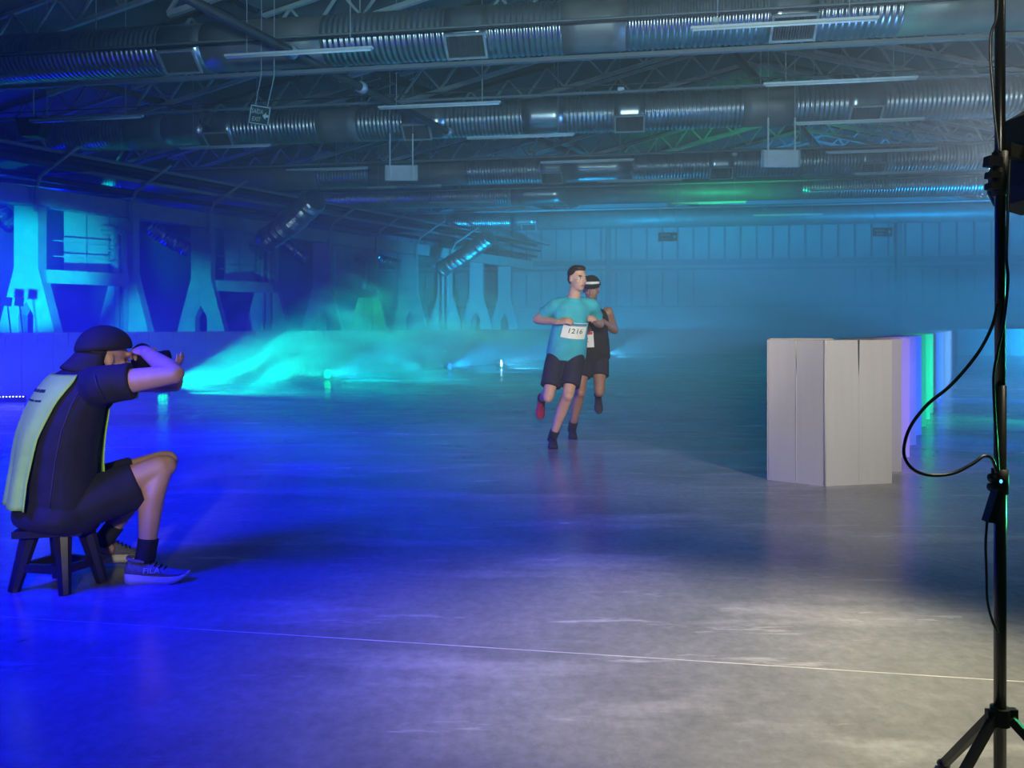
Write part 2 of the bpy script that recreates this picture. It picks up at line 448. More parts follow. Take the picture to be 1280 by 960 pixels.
for ti, D in enumerate(Ds):
    tr = bpy.data.objects.new('roof_truss', None); COL.objects.link(tr); tr.parent = ceiling
    tr.matrix_parent_inverse = Matrix.Translation(ceiling.location).inverted()
    ar = a_ridge(D)
    near = D < 30
    joined = MB()
    zc = D
    for (q0, h0, q1, h1) in TEETH:
        # skip bays that cannot be in view
        m = pt(D, ar + (q0+q1)/2, 8)
        if abs(m.x) > 0.72*m.y + 7: continue
        A = lambda t, up: pt(D, ar + q0 + (q1-q0)*t, h0 + (h1-h0)*t + up)
        MB().bar(A(0, 0.06), A(1, 0.06), 0.11, 0.12).build('bottom_chord', 'steel', tr)
        MB().bar(A(0, TD-0.12), A(1, TD-0.12), 0.10, 0.10).build('top_chord', 'darksteel' if ti % 2 else 'steel', tr)
        n = 7
        for k in range(n):
            t0 = k/n; t1 = (k+0.55)/n; t2 = (k+1)/n
            segs = [(A(t0, 0.1), A(t1, TD-0.15)), (A(t1, TD-0.15), A(t2, 0.1))]
            for s_ in segs:
                if near: brace(s_[0], s_[1], 0.065, tr)
                else: joined.bar(s_[0], s_[1], 0.07)
    if joined.v:
        joined.build('bracing', 'steel', tr, kind='stuff')
# ridge hood and purlin beams along the course direction
for k, (dq, hh) in enumerate([(0, H0+RISE-0.1), (-9, H0+0.75), (-18, H0+0.75), (9, H0+0.75)]):
    a = pt(12, a_ridge(12)+dq, hh); b = pt(52, a_ridge(52)+dq, hh)
    MB().bar(a, b, 0.16, 0.22).build('purlin_beam', 'darksteel', ceiling)

# ---- far wall, parallel to the ducts
DW = 52.0
wallf = thing('wall_far', pt(DW, 5, 0), None, None, kind='structure')
def wpt(a, h, out=0.0): return pt(DW, a, h) + V((-0.1494, -0.9888, 0))*out
slab('wall_sheet', 'wall', [wpt(-48, 0), wpt(52, 0), wpt(52, 12.5), wpt(-48, 12.5)], (0.05, 0.35, 0), wallf)
for hh, th in ((5.35, 0.35), (4.9, 0.12), (8.0, 0.3), (2.45, 0.12)):
    MB().bar(wpt(-40, hh, 0.12), wpt(46, hh, 0.12), 0.2, th).build('wall_rail', 'wallrib', wallf)
RIB = None
for i in range(44):
    a = -8 + i*1.0
    if 12 < a < 22 and True:
        hs = [(5.55, 7.8)]
    else:
        hs = [(2.55, 4.75), (5.55, 7.8)]
    for (h0, h1) in hs:
        MB().bar(wpt(a, h0, 0.06), wpt(a, h1, 0.06), 0.10, 0.10).build('wall_rib', 'wallrib', wallf)
for a in (6.5, 24.5, 33.0):
    MB().bar(wpt(a, 0, 0.3), wpt(a, 8.2, 0.3), 0.32, 0.32).build('wall_post', 'wallrib', wallf)

# ---- side and rear walls of the hall
def wall(name, a, b, h, m, t=0.3):
    a = V(a); b = V(b); d = (b-a).normalized(); n = V((-d.y, d.x, 0))*t
    return slab(name, m, [a, b, b+V((0, 0, h)), a+V((0, 0, h))], n, None)
C0 = V((-15.05, 24.0, 0))            # first column
o = wall('wall_left', C0 - NU*11 - U*30, C0 - NU*11 + U*42, 12.5, 'darkwall'); tag(o, kind='structure')
o = wall('wall_right', (40, -13, 0), (46, 62, 0), 12.5, 'darkwall', -0.3); tag(o, kind='structure')
o = wall('wall_back', (-45, -12.5, 0), (60, -12.5, 0), 12.5, 'darkwall', -0.3); tag(o, kind='structure')

# ================================================================== COLUMNS AND GALLERY
def a_on(px, D):      # position along a duct/truss line of depth D seen at pixel column px
    s = (px - 640.0)/F
    # x = T.x a ; y = D + T.y a ; x = s y
    return s*D/(T.x - s*T.y)

def column_mesh(notch):
    hw, hb, hf, ht, th = 0.39, 1.19, 2.97, 4.9, 0.40
    poly = [(-hb, 0)]
    if notch: poly += [(-0.24, 0), (-0.24, 1.5), (0, 1.95), (0.24, 1.5), (0.24, 0)]
    poly += [(hb, 0), (hw, hf), (hw, ht), (-hw, ht), (-hw, hf)]
    mb = MB()
    if notch:
        # concave outline: build as left half, right half (shared plane) to stay clean
        L = [(-hb, 0), (-0.24, 0), (-0.24, 1.5), (0, 1.95), (0, ht), (-hw, ht), (-hw, hf)]
        R = [(-x, y) for x, y in L][::-1]
        mb.prism(L, (0, -th/2, 0), (1, 0, 0), (0, 0, 1), (0, th, 0))
        mb.prism(R, (0, -th/2, 0), (1, 0, 0), (0, 0, 1), (0, th, 0))
    else:
        mb.prism(poly, (0, -th/2, 0), (1, 0, 0), (0, 0, 1), (0, th, 0))
    me = mb.mesh('column_body', 'concrete')
    bm = bmesh.new(); bm.from_mesh(me); bmesh.ops.recalc_face_normals(bm, faces=bm.faces); bm.to_mesh(me); bm.free()
    return me
CN, CP = column_mesh(True), column_mesh(False)
col_labels = [
 'leftmost flared concrete column washed in bright teal light',
 'flared concrete column with two downpipes, second from the left, above the photographer',
 'third flared column from the left, plain blue with pointed notch at its foot',
 'dim flared column in shadow beside the slanting silver duct',
 'flared column just right of the first slanting duct, greyish blue with notch',
 'flared column with downpipes and green lit foot, middle of the row',
 'grey blue flared column right of the green lit one',
 'hazy flared column beside the far slanting duct, third from the end',
 'very hazy flared column near the far end of the row',
 'last faint flared column where the row meets the far wall',
]
STEP = V((1.215, 2.02, 0)) * (24.0/18.0)
cols = []
for i in range(10):
    c = C0 + STEP*i
    pipes = i in (1, 3, 5, 7)
    t = thing('flared_column', c, col_labels[i], 'column', 'flared concrete columns behind the left barrier')
    ob = link('column_body', CP if pipes else CN, t, loc=(0, 0, 0))
    ob.rotation_euler = (0, 0, math.radians(-4))
    if pipes:
        for dx, topz in ((-0.13, 4.55), (0.14, 4.4)):
            MB().tube([c+V((dx, -0.33, 0)), c+V((dx, -0.33, topz-0.25)), c+V((dx-0.05, -0.33, topz-0.05)), c+V((dx-0.22, -0.33, topz)), c+V((dx-0.85, -0.33, topz))], 0.10, 10).build('downpipe', 'pipe', t, True)
        for zz in (3.35, 3.75):
            MB().box(c+V((0, -0.3, zz)), (0.9, 0.08, 0.05)).build('pipe_clamp', 'pipe', t)
    cols.append(c)

def beam(name, a, b, w_, h_, m, label, cat, group=None):
    o = MB().bar(a, b, w_, h_).build(name, m); return tag(o, label, cat, group)
e0 = C0 - STEP*2.0; e1 = C0 + STEP*10
beam('edge_beam', e0+V((0, 0, 5.2)), e1+V((0, 0, 5.2)), 0.55, 0.55, 'concrete', 'long concrete edge beam resting on the flared columns', 'beam')
for k, (dx, zz, r_) in enumerate([(0.55, 5.75, 0.09), (0.85, 6.1, 0.07), (0.5, 6.5, 0.12), (1.5, 6.45, 0.06)]):
    lab = ['grey service pipe running just above the concrete edge beam', 'thin upper service pipe above the column beam', 'thick service pipe high above the column beam', 'thinnest conduit hung out in front of the column beam'][k]
    tag(MB().tube([e0+NU*dx+V((0, 0, zz)), e1+NU*dx+V((0, 0, zz))], r_, 8).build('service_pipe', 'pipe' if k % 2 else 'darksteel', None, True), lab, 'pipe', 'service pipes over the columns')
# brackets from column heads up to the roof
for i in range(8):
    c = cols[i]
    p = [c+V((0.35, -0.3, 4.7)), c+V((0.38, -0.35, 5.35)), c+V((0.6, -0.5, 5.75)), c+V((1.9, -0.7, 6.6))]
    tag(MB().tube(p, 0.055, 8).build('bent_conduit', 'pipe', None, True), 'bent grey conduit curving up from the head of the ' + ['leftmost', 'second', 'third', 'fourth', 'fifth', 'sixth', 'seventh', 'eighth'][i] + ' column', 'conduit', 'bent conduits at the column heads')
# gallery bays between column pairs
for k, i in enumerate((0, 2, 4)):
    a, b = cols[i], cols[i+1]
    lab = ['blue lit gallery slab between the two leftmost columns', 'dim gallery slab between the third and fourth columns', 'hazy gallery slab in front of the green footed column'][k]
    beam('gallery_slab', a+V((0.45, 0.1, 2.72)), b+V((0.35, -0.62, 2.72)), 0.3, 0.42, 'concrete', lab, 'slab', 'gallery slabs between columns')
    t = thing('partition_wall', a+V((0.6, 0.9, 2.5)), ['pale partition of boards above the left gallery slab', 'partition of boards and a narrow door above the second gallery slab', 'hazy partition of boards above the third gallery slab'][k], 'partition', 'board partitions above the gallery')
    d = (b-a); L = d.length; d = d/L
    for q in range(3):
        w0 = 0.55 + q*0.78
        p0 = a + d*w0 + V((0.05, 0.75, 2.93)); p1 = a + d*(w0+0.74) + V((0.05, 0.75, 2.93))
        slab('board', 'panel', [p0, p1, p1+V((0, 0, 2.0)), p0+V((0, 0, 2.0))], (0.0, 0.06, 0), t)
    for zz in (3.4, 3.9):
        MB().bar(a+V((0.4, 0.55, zz)), b+V((0.2, -0.05, zz)), 0.035).build('rail', 'steel', t)
# stage light brackets at the foot of first column
for k, (px, lab) in enumerate(((9, 'small black plate on a stake, left of the pair at the teal column'), (24, 'small black plate on a stake, right of the pair at the teal column'))):
    b = P(px+9, 417, 22.4); b.z = 0
    t = thing('sign_stake', b, lab, 'stake', 'stakes at the first column')
    top = P(px, 377, 22.4)
    MB().bar(b, top, 0.03).build('stake', 'black', t)
    MB().box(top, (0.24, 0.05, 0.26), Matrix.Rotation(0.1, 3, 'Y')).build('plate', 'black', t)

# ---- crumpled foil hoses and slanting flexible ducts
def wrinkled(pts, r, n=40, amp=0.08, seed=0, nn=14):
    rnd = random.Random(seed); mb = MB(); out = []; rs = []
    for i in range(n+1):
        t = i/n*(len(pts)-1); k = min(int(t), len(pts)-2); f = t-k
        out.append(V(pts[k]).lerp(V(pts[k+1]), f)); rs.append(r*(1+amp*(1 if i % 2 else -1) + rnd.uniform(-amp, amp)*0.6))
    mb.tube(out, rs, nn)
    return mb
hoses = [((-14, 250, 24.5), (2, 268, 24.5), (20, 284, 24.6), 'crumpled foil hose behind the leftmost column'),
         ((186, 282, 29.0), (212, 300, 29.3), (238, 313, 29.5), 'crumpled foil hose left of the plain blue third column'),
         ((352, 302, 35.5), (366, 312, 35.6), (384, 325, 35.8), 'crumpled foil hose left of the notched grey blue column'),
         ((462, 315, 40.2), (478, 326, 40.3), (500, 332, 40.3), 'small crumpled foil hose right of the green lit column')]
for k, (a, b, c, lab) in enumerate(hoses):
    tag(wrinkled([P(*a), P(*b), P(*c)], 0.30, 26, 0.10, k).build('foil_hose', 'foil', None, False), lab, 'hose', 'crumpled foil hoses')
flex = [((394, 250, 27.0), (338, 297, 29.0), 0.42, 'slanting ribbed silver duct dropping toward the dim column'),
        ((612, 296, 38.0), (556, 334, 40.5), 0.40, 'far slanting ribbed duct shining teal at its lower edge')]
for k, (a, b, r_, lab) in enumerate(flex):
    pa, pb = P(*a), P(*b); t = thing('flexible_duct', pb, lab, 'duct', 'slanting flexible ducts')
    wrinkled([pa, pa.lerp(pb, .5)+V((0, 0, -.1)), pb], r_, 54, 0.07, k+9, 18).build('hose', 'galv', t, False)
    MB().tube([pb, pb+(pb-pa).normalized()*0.22], r_*1.12, 18).build('collar', 'galv', t, True)

# ================================================================== DUCTS
def ring_section(D, a0, a1, r, ribbed, hgt, n=28):
    mb = MB(); pts = []; rs = []
    if ribbed:
        k = max(2, int((a1-a0)/0.115)); st = (a1-a0)/k
        for i in range(k):
            for f, rr in ((0.0, 1.0), (0.35, 1.0), (0.5, 1.045), (0.85, 1.045)):
                pts.append(pt(D, a0+(i+f)*st, hgt)); rs.append(r*rr)
        pts.append(pt(D, a1, hgt)); rs.append(r)
    else:
        for i in range(5):
            pts.append(pt(D, a0+(a1-a0)*i/4, hgt)); rs.append(r*1.02)
    mb.tube(pts, rs, n)
    return mb
GR = {}
def grille(D, a, r, hgt, w_, h_, ang, parent):
    """framed grille on the lower front of a duct"""
    n = V((-T.y*0 + 0.1494*-1, -0.9888, 0))*math.cos(ang) + V((0, 0, -math.sin(ang)))
    c = pt(D, a, hgt) + n*(r+0.05); ex = T; ey = n.cross(ex)
    mt = frame(c, ex, ey)
    fr = MB()
    for sx in (-1, 1): fr.box((sx*w_/2, 0, 0), (0.045, h_+0.045, 0.06))
    for sy in (-1, 1): fr.box((0, sy*h_/2, 0), (w_, 0.045, 0.06))
    me = fr.mesh('grille_frame', 'frame'); me.transform(mt); g = link('grille', me, parent)
    bk = MB(); bk.box((0, 0, -0.02), (w_-0.04, h_-0.04, 0.03))
    me = bk.mesh('backing', 'grille'); me.transform(mt); link('backing', me, g).matrix_parent_inverse = Matrix()
    sl = MB()
    for k in range(15): sl.box((-w_/2+0.06+k*(w_-0.12)/14, 0, 0.005), (0.018, h_-0.05, 0.03), Matrix.Rotation(0.5, 3, 'Y'))
    me = sl.mesh('slats', 'grille'); me.transform(mt); link('slats', me, g, kind='stuff').matrix_parent_inverse = Matrix()

def duct(D, secs, grilles, label, r=0.5, hgt=7.2, hangers=(), gw=0.8, gh=0.5):
    t = thing('air_duct', pt(D, 0, hgt-r), label, 'duct', 'ventilation ducts under the roof')
    for (p0, p1, kind) in secs:
        a0, a1 = max(a_on(p0, D), a_wall(D)), a_on(p1, D)
        if a1 <= a0 + 0.05: continue
        ring_section(D, a0, a1, r*(1.0 if kind == 'r' else 1.015), kind == 'r', hgt).build('duct_section', 'galv' if kind in 'rs' else 'wrap', t, True)
    for p in grilles:
        grille(D, a_on(p, D), r*1.02, hgt, gw, gh, math.radians(47), t)
    for p in hangers:
        a = a_on(p, D)
        q = pt(D, a, hgt+r); MB().tube([q, V((q.x, q.y, roof_h(q.x, q.y)))], 0.015, 6).build('hanger_rod', 'steel', t)
    return t
duct(15.7, [(-120, 212, 'r'), (212, 264, 's'), (264, 410, 'p'), (410, 562, 'r'), (562, 612, 's'), (612, 704, 'r'), (704, 782, 'p'), (782, 958, 'r'), (958, 1016, 's'), (1016, 1121, 'r'), (1121, 1420, 'p')],
     [237, 587, 987], 'nearest large round duct, ribbed and plain lengths, across the top', hangers=(120, 450, 800, 1150))
duct(22.25, [(-120, 37, 'r'), (37, 70, 's'), (70, 165, 'r'), (165, 212, 'p'), (212, 264, 's'), (264, 298, 's'), (298, 402, 'r'), (402, 451, 'p'), (451, 508, 'r'), (508, 560, 's'), (560, 655, 'r'), (655, 706, 's'), (706, 768, 'r'), (768, 806, 's'), (806, 928, 'r'), (928, 990, 'p'), (990, 1056, 'r'), (1056, 1100, 's'), (1100, 1420, 'r')],
     [54, 281, 525, 787, 1077], 'second round duct, green and teal sheen, crossing behind the exit sign', hangers=(452, 951))
duct(29.8, [(-160, 160, 'r'), (160, 400, 'p'), (400, 465, 'r'), (465, 585, 'p'), (585, 677, 'r'), (677, 706, 's'), (706, 790, 's'), (790, 885, 'r'), (885, 915, 's'), (915, 1071, 'r'), (1071, 1103, 's'), (1103, 1420, 'r')],
     [691, 900, 1087], 'third round duct, dim violet, level with the hanging white panels', hangers=(420, 820))
duct(35.4, [(-160, 380, 'p'), (380, 640, 'r'), (640, 710, 's'), (710, 1000, 'p'), (1000, 1420, 'r')], [], 'fourth round duct, dark band in the haze', hangers=(600, 1000))
duct(44.3, [(-160, 560, 'p'), (560, 640, 'r'), (640, 672, 's'), (672, 1420, 'p')], [662], 'farthest round duct, green lit near its middle', hangers=(700,))

# long pipes and trunking parallel to the ducts
def long_pipe(D, hgt, r_, m, label, p0=-140, p1=1420, cat='pipe', sq=False, sag=0.0):
    a0, a1 = max(a_on(p0, D), a_wall(D)), a_on(p1, D)
    if sq: o = MB().bar(pt(D, a0, hgt), pt(D, a1, hgt), r_*2, r_*1.4).build('cable_trunking', m)
    else: o = MB().tube([pt(D, a0+(a1-a0)*i/8, hgt - sag*math.sin(math.pi*(i % 2))) for i in range(9)], r_, 8).build('sprinkler_pipe', m, None, True)
    return tag(o, label, cat)
long_pipe(15.1, 6.36, 0.055, 'wallrib', 'square cable trunking just below the nearest duct', cat='trunking', sq=True)
long_pipe(14.9, 6.98, 0.022, 'darksteel', 'thin dark pipe across the face of the nearest duct')
long_pipe(15.0, 7.06, 0.03, 'wallrib', 'pale pipe across the face of the nearest duct')
long_pipe(20.2, 7.2, 0.04, 'wallrib', 'sprinkler pipe between the first and second ducts')
long_pipe(20.0, 7.32, 0.02, 'darksteel', 'thin cable above the sprinkler pipe between the first two ducts')
long_pipe(27.8, 7.25, 0.05, 'wallrib', 'sprinkler pipe just in front of the third duct')
long_pipe(33.6, 7.2, 0.05, 'wallrib', 'sprinkler pipe between the third and fourth ducts')
long_pipe(40.0, 7.15, 0.06, 'wallrib', 'faint sprinkler pipe in front of the farthest duct')
# heavy pipe crossing the ducts toward the back
pa = P(215, -12, 12.35); pb = P(562, 166, 21.1)
t = thing('crossing_pipe', pa.lerp(pb, .5), 'dark heavy pipe slanting from the upper left under two ducts', 'pipe')
MB().tube([pa, pb], 0.09, 10).build('pipe', 'darksteel', t, True)
for f in (0.30, 0.55, 0.98): MB().tube([pa.lerp(pb, f), pa.lerp(pb, f+0.015)], 0.13, 10).build('coupling', 'frame', t, True)
pa = P(-30, 187, 21.0); pb = P(245, 237, 30.0)
tag(MB().tube([pa, pb], 0.13, 10).build('crossing_pipe', 'darksteel', None, True), 'dark pipe slanting down above the left columns', 'pipe')
pa = P(-20, 222, 22.0); pb = P(190, 247, 28.0)
tag(MB().tube([pa, pb], 0.07, 10).build('crossing_pipe', 'darksteel', None, True), 'thinner dark pipe slanting just above the leftmost columns', 'pipe')
# dark speaker box and coil at left
c = P(36, 158, 20.0)
t = thing('hung_speaker', c, 'dark hanging loudspeaker in front of the second duct at far left', 'speaker')
MB().prism([(-0.37, 0.24), (0.37, 0.24), (0.22, -0.24), (-0.22, -0.24)], c, (1, 0, 0), (0, 0, 1), (0, 0.4, 0)).build('cabinet', 'black', t)
MB().tube([c+V((0, 0.2, 0.2)), V((c.x, c.y+0.2, roof_h(c.x, c.y+0.2)))], 0.015, 6).build('hanger', 'steel', t)
c = P(257, 148, 20.5)
ring = [c+V((0.17*math.cos(k/16*2*math.pi), 0, 0.2*math.sin(k/16*2*math.pi))) for k in range(17)]
tag(MB().tube(ring, 0.03, 6).build('cable_coil', 'darksteel', None, True), 'dark coil of cable hung before the second duct', 'cable')

# ---- tube lights
TUBES = [(275, 470, 65, 'long tube light in front of the nearest duct, left half of the roof'),
 (865, 1092, 29, 'longest tube light in front of the nearest duct, right half of the roof'),
 (470, 627, 131, 'tube light over the second duct right of the exit sign'),
 (957, 1141, 101, 'tube light above the second duct at the right'),
 (995, 1152, 151, 'tube light just below the second duct, beside the right white panel'),
 (582, 718, 170, 'tube light just below the second duct, left of the shiny duct ring'),
 (25, 190, 148, 'tube light beside the hanging loudspeaker at far left'),
 (220, 342, 183, 'tube light below the second duct under the exit sign'),
 (355, 462, 211, 'tube light left of the left white hanging panel'),
 (675, 792, 201, 'tube light crossing the third duct near the middle'),
 (1034, 1168, 188, 'tube light right of the right white hanging panel'),
 (1068, 1188, 215, 'tube light below the third duct at the right'),
 (746, 852, 225, 'tube light below the third duct near the middle'),
 (457, 553, 233, 'tube light under the left white hanging panel'),
 (535, 622, 252, 'tube light in the blue haze right of the left white panel'),
 (990, 1140, 236, 'faint tube light far down the right side of the roof'),
 (560, 680, 261, 'faint far tube light with green glow left of the front runner'),
 (830, 940, 253, 'faint far tube light above the left far exit sign'),
 (940, 1030, 268, 'very faint far tube light between the two far exit signs')]
for (x0, x1, y, lab) in TUBES:
    z = (6.35-H)*F/(HOR-y)
    # real tubes hang parallel to the ducts
    D = z - T.y*0
    s = ((x0+x1)/2-640)/F; a = s*z
    c = V((a, z, 6.35)); L = min(3.1, (x1-x0)/F*z)
    d = T
    t = thing('tube_light', c, lab, 'light', 'unlit tube lights under the roof')
    MB().bar(c-d*L/2, c+d*L/2, 0.09, 0.045).build('batten', 'white', t)
    MB().tube([c-d*(L/2-0.04)+V((0, -0.03, -0.045)), c+d*(L/2-0.04)+V((0, -0.03, -0.045))], 0.022, 8).build('tube', 'tube', t, True)
    for q in (-0.35, 0.35):
        w0 = c+d*L*q; MB().tube([w0+V((0, 0, 0.02)), V((w0.x, w0.y, roof_h(w0.x, w0.y)))], 0.007, 5).build('hanger_wire', 'steel', t)

# ---- hanging white panels
for (x0, x1, y0, y1, yt, z, lab) in ((482, 522, 207, 226, 168, 21.5, 'left blank white panel hanging on two rods below the second duct'),
                                    (952, 999, 188, 209, 148, 19.5, 'right blank white panel hanging on two rods, bluish white')):
    a = P(x0, y1, z); b = P(x1, y0, z); t = thing('hanging_panel', (a+b)/2, lab, 'panel', 'blank white hanging panels')
    MB().box((a+b)/2, (b.x-a.x, 0.10, b.z-a.z)).build('panel', 'white', t)
    for f in (0.15, 0.86):
        x = a.x+(b.x-a.x)*f
        MB().bar((x, z-0.07, a.z+0.03), (x, z-0.07, P(x0, yt, z).z), 0.035).build('rod', 'white', t)
        MB().tube([(x, z-0.07, P(x0, yt, z).z-0.05), (x, z-0.07, roof_h(x, z-0.07))], 0.008, 5).build('wire', 'steel', t)
    for xx in (a.x+0.02, b.x-0.02):
        MB().box((xx, z-0.06, (a.z+b.z)/2), (0.045, 0.05, b.z-a.z)).build('edge_trim', 'frame', t)

# ---- exit signs
def exit_sign(c, w_, h_, tilt, label, rods, arrow, faint=False):
    t = thing('exit_sign', c, label, 'sign', 'hanging exit signs')
    R = Matrix.Rotation(tilt, 4, 'Y')
    mt = Matrix.Translation(c) @ R
    def bake(mb, name, m, par=t):
        me = mb.mesh(name, m); me.transform(mt); return link(name, me, par)
    bake(MB().box((0, 0.012, 0), (w_, 0.02, h_)), 'sign_board', 'sign_green')
    e = 0.012
    fr = MB()
    for sx in (-1, 1): fr.box((sx*(w_/2-e), 0, 0), (e*1.4, 0.012, h_))
    for sy in (-1, 1): fr.box((0, 0, sy*(h_/2-e)), (w_, 0.012, e*1.4))
    bake(fr, 'sign_border', 'sign_white')
    TX = mt @ Matrix.Rotation(math.radians(90), 4, 'X')
    text_mesh('SAÍDA', h_*0.36, 'sign_white', TX @ Matrix.Translation((-w_*0.13, h_*0.17, 0.004)), 'lettering', t, sx=0.62 if not faint else 0.95)
    text_mesh('EXIT', h_*0.34, 'sign_white', TX @ Matrix.Translation((-w_*0.13, -h_*0.24, 0.004)), 'lettering', t, sx=0.66 if not faint else 0.9)
    ar = MB(); x0 = w_*0.33; s = h_*0.2
    if arrow == 'left': poly = [(-s, 0), (-s*0.1, s), (-s*0.1, s*.38), (s*.8, s*.38), (s*.8, -s*.38), (-s*.1, -s*.38), (-s*.1, -s)]
    else: poly = [(0, s), (-s, s*.1), (-s*.38, s*.1), (-s*.38, -s*.8), (s*.38, -s*.8), (s*.38, s*.1), (s, s*.1)]
    ar.prism(poly, (x0, -0.006, 0), (1, 0, 0), (0, 0, 1), (0, 0.006, 0))
    bake(ar, 'arrow', 'sign_white')
    for (f, dx, ln) in rods:
        p = mt @ V((w_*f, 0.012, h_/2))
        p2 = p+V((dx, 0.0, ln)); MB().tube([p, p2, V((p2.x, p2.y, roof_h(p2.x, p2.y)))], [0.008, 0.008, 0.003], 6).build('rod', 'steel', t)
exit_sign(P(324.5, 144, 15.3), 0.40, 0.37, math.radians(9), 'tilted dark green exit sign hanging in front of the second duct', ((-0.3, 0.12, 0.62), (0.3, 0.14, 0.62)), 'left')
exit_sign(P(835, 296, 27.0), 0.70, 0.34, 0, 'faint far exit sign just above and right of the runners', ((-0.4, 0, 1.0), (0.4, 0, 1.0)), 'up', True)
exit_sign(P(1103, 290, 27.0), 0.74, 0.34, 0, 'faint far exit sign high above the right barrier row', ((-0.36, 0, 1.0), (0.36, 0, 1.0)), 'up', True)
# little junction boxes on the pipes
for (px, py, z, lab) in ((776, 112, 19.8, 'small white junction box on the pipe between the first two ducts'), (895, 26, 14.6, 'small fixing clamp on the right long tube light'), (918, 193, 26.5, 'small round sensor left of the right white panel')):
    c = P(px, py, z)
    t = thing('junction_box', c, lab, 'box')
    MB().box(c, (0.16, 0.12, 0.09)).build('box', 'white', t)
    MB().tube([c+V((0, 0, -0.09)), c+V((0, 0, -0.03))], 0.04, 8).build('gland', 'frame', t)

# ================================================================== CARDBOARD BARRIERS
BH = 1.05
def card_panel(a, b, h, slit=0.0, th=0.012, name='panel', parent=None, crease=True):
    """upright sheet from a to b with an optional slit from the top at its middle"""
    a = V(a); b = V(b); d = b-a; L = d.length; d = d/L; n = V((d.y, -d.x, 0))
    mb = MB()
    if slit > 0:
        m = L/2; w_ = 0.006
        mb.prism([(0, 0), (m, 0), (m, h-slit), (m-w_, h-slit*0.5), (m-w_*1.6, h), (0, h)], a, d, (0, 0, 1), n*-th)
        mb.prism([(m, 0), (L, 0), (L, h), (m+w_*1.2, h), (m+w_*0.7, h-slit*0.5), (m, h-slit)], a, d, (0, 0, 1), n*-th)
    else:
        mb.prism([(0, 0), (L, 0), (L, h), (0, h)], a, d, (0, 0, 1), n*-th)
    o = mb.build(name, 'card', parent)
    if crease:
        MB().bar(a+d*(L/2)+n*0.0008+V((0, 0, 0.004)), a+d*(L/2)+n*0.0008+V((0, 0, h-max(slit, 0.01))), 0.006, 0.002).build('crease', 'card', o).matrix_parent_inverse = Matrix()
    MB().bar(a+V((0, 0, h+0.001))-n*th/2, b+V((0, 0, h+0.001))-n*th/2, th*0.6, 0.003).build('cut_edge', 'kraft', o).matrix_parent_inverse = Matrix()
    return o
pts = [V((1.92, 5.75, 0)), V((2.25, 5.52, 0)), V((2.785, 5.63, 0)), V((2.62, 6.12, 0)), V((3.08, 6.07, 0))]
t = thing('folded_cardboard_barrier', pts[1], 'nearest folded white cardboard barrier, lit white, with a dark slit at its top', 'barrier', 'white cardboard barriers')
card_panel(pts[0], pts[1], BH, 0.26, parent=t)
card_panel(pts[1], pts[2], BH, 0.28, parent=t)
card_panel(pts[2]+V((0.0, .012, 0)), pts[3], BH, 0, parent=t, crease=False)
card_panel(pts[3]+V((0.01, 0, 0)), pts[4], BH, 0.1, parent=t)
card_panel(V((2.02, 6.02, 0)), V((2.55, 6.1, 0)), BH+0.005, 0, parent=t, crease=False)
card_panel(pts[0]+V((0.004, .004, 0)), V((2.02, 6.0, 0)), BH, 0, parent=t, crease=False)
MB().tube([pts[1]+V((0, 0.003, 0)), pts[1]+V((0, 0.003, BH))], 0.008, 10).build('fold_edge', 'card', t, True)
Pk = V((3.08, 6.07, 0)); st = V((0.42, 0.69, 0))
names = ['violet lit', 'violet blue lit', 'blue lit', 'bright blue lit', 'cyan blue lit', 'green lit', 'bright green lit', 'olive green lit', 'dim blue green lit', 'deep blue lit']
for i in range(22):
    p0 = Pk + st*i; p1 = p0 + st; vm = (p0+p1)/2 + V((-0.256, 0.156, 0))
    lab = ('%s folded cardboard barrier, right row, %s behind the white one' % (names[i], ['first', 'second', 'third', 'fourth', 'fifth', 'sixth', 'seventh', 'eighth', 'ninth', 'tenth'][i])) if i < 10 else 'small folded cardboard barrier at the far end of the right hand row'
    t = thing('folded_cardboard_barrier', p0, lab, 'barrier', 'white cardboard barriers' if i < 10 else 'far cardboard barriers of the right row')
    card_panel(p0+V((0.004, 0.02, 0)), vm-V((0, .01, 0)), BH, 0, parent=t, crease=False)
    card_panel(vm+V((0.004, 0.004, 0)), p1, BH, 0, parent=t, crease=False)

# left barrier row: upright sheets, each with a slit, along the lamps
LB0 = V((-6.05, 13.3, 0)) - NU*0.75
for i in range(-14, 46):
    a = LB0 + U*(i*0.48); b = a + U*0.475
    lab = 'upright white cardboard sheet of the left barrier row behind the floor lamps'
    t = card_panel(a, b, BH, 0.25 if i < 20 else 0, name='barrier_sheet', crease=False)
    tag(t, lab, 'barrier', 'cardboard sheets of the left barrier')
# far barrier row
fb = LB0 + U*(46*0.48)
for i in range(52):
    a = fb + T*(i*0.6); b = a + T*0.595
    t = card_panel(a, b, BH, 0, name='barrier_sheet', crease=False)
    tag(t, 'upright cardboard sheet of the far barrier row across the end of the course', 'barrier', 'cardboard sheets of the far barrier')

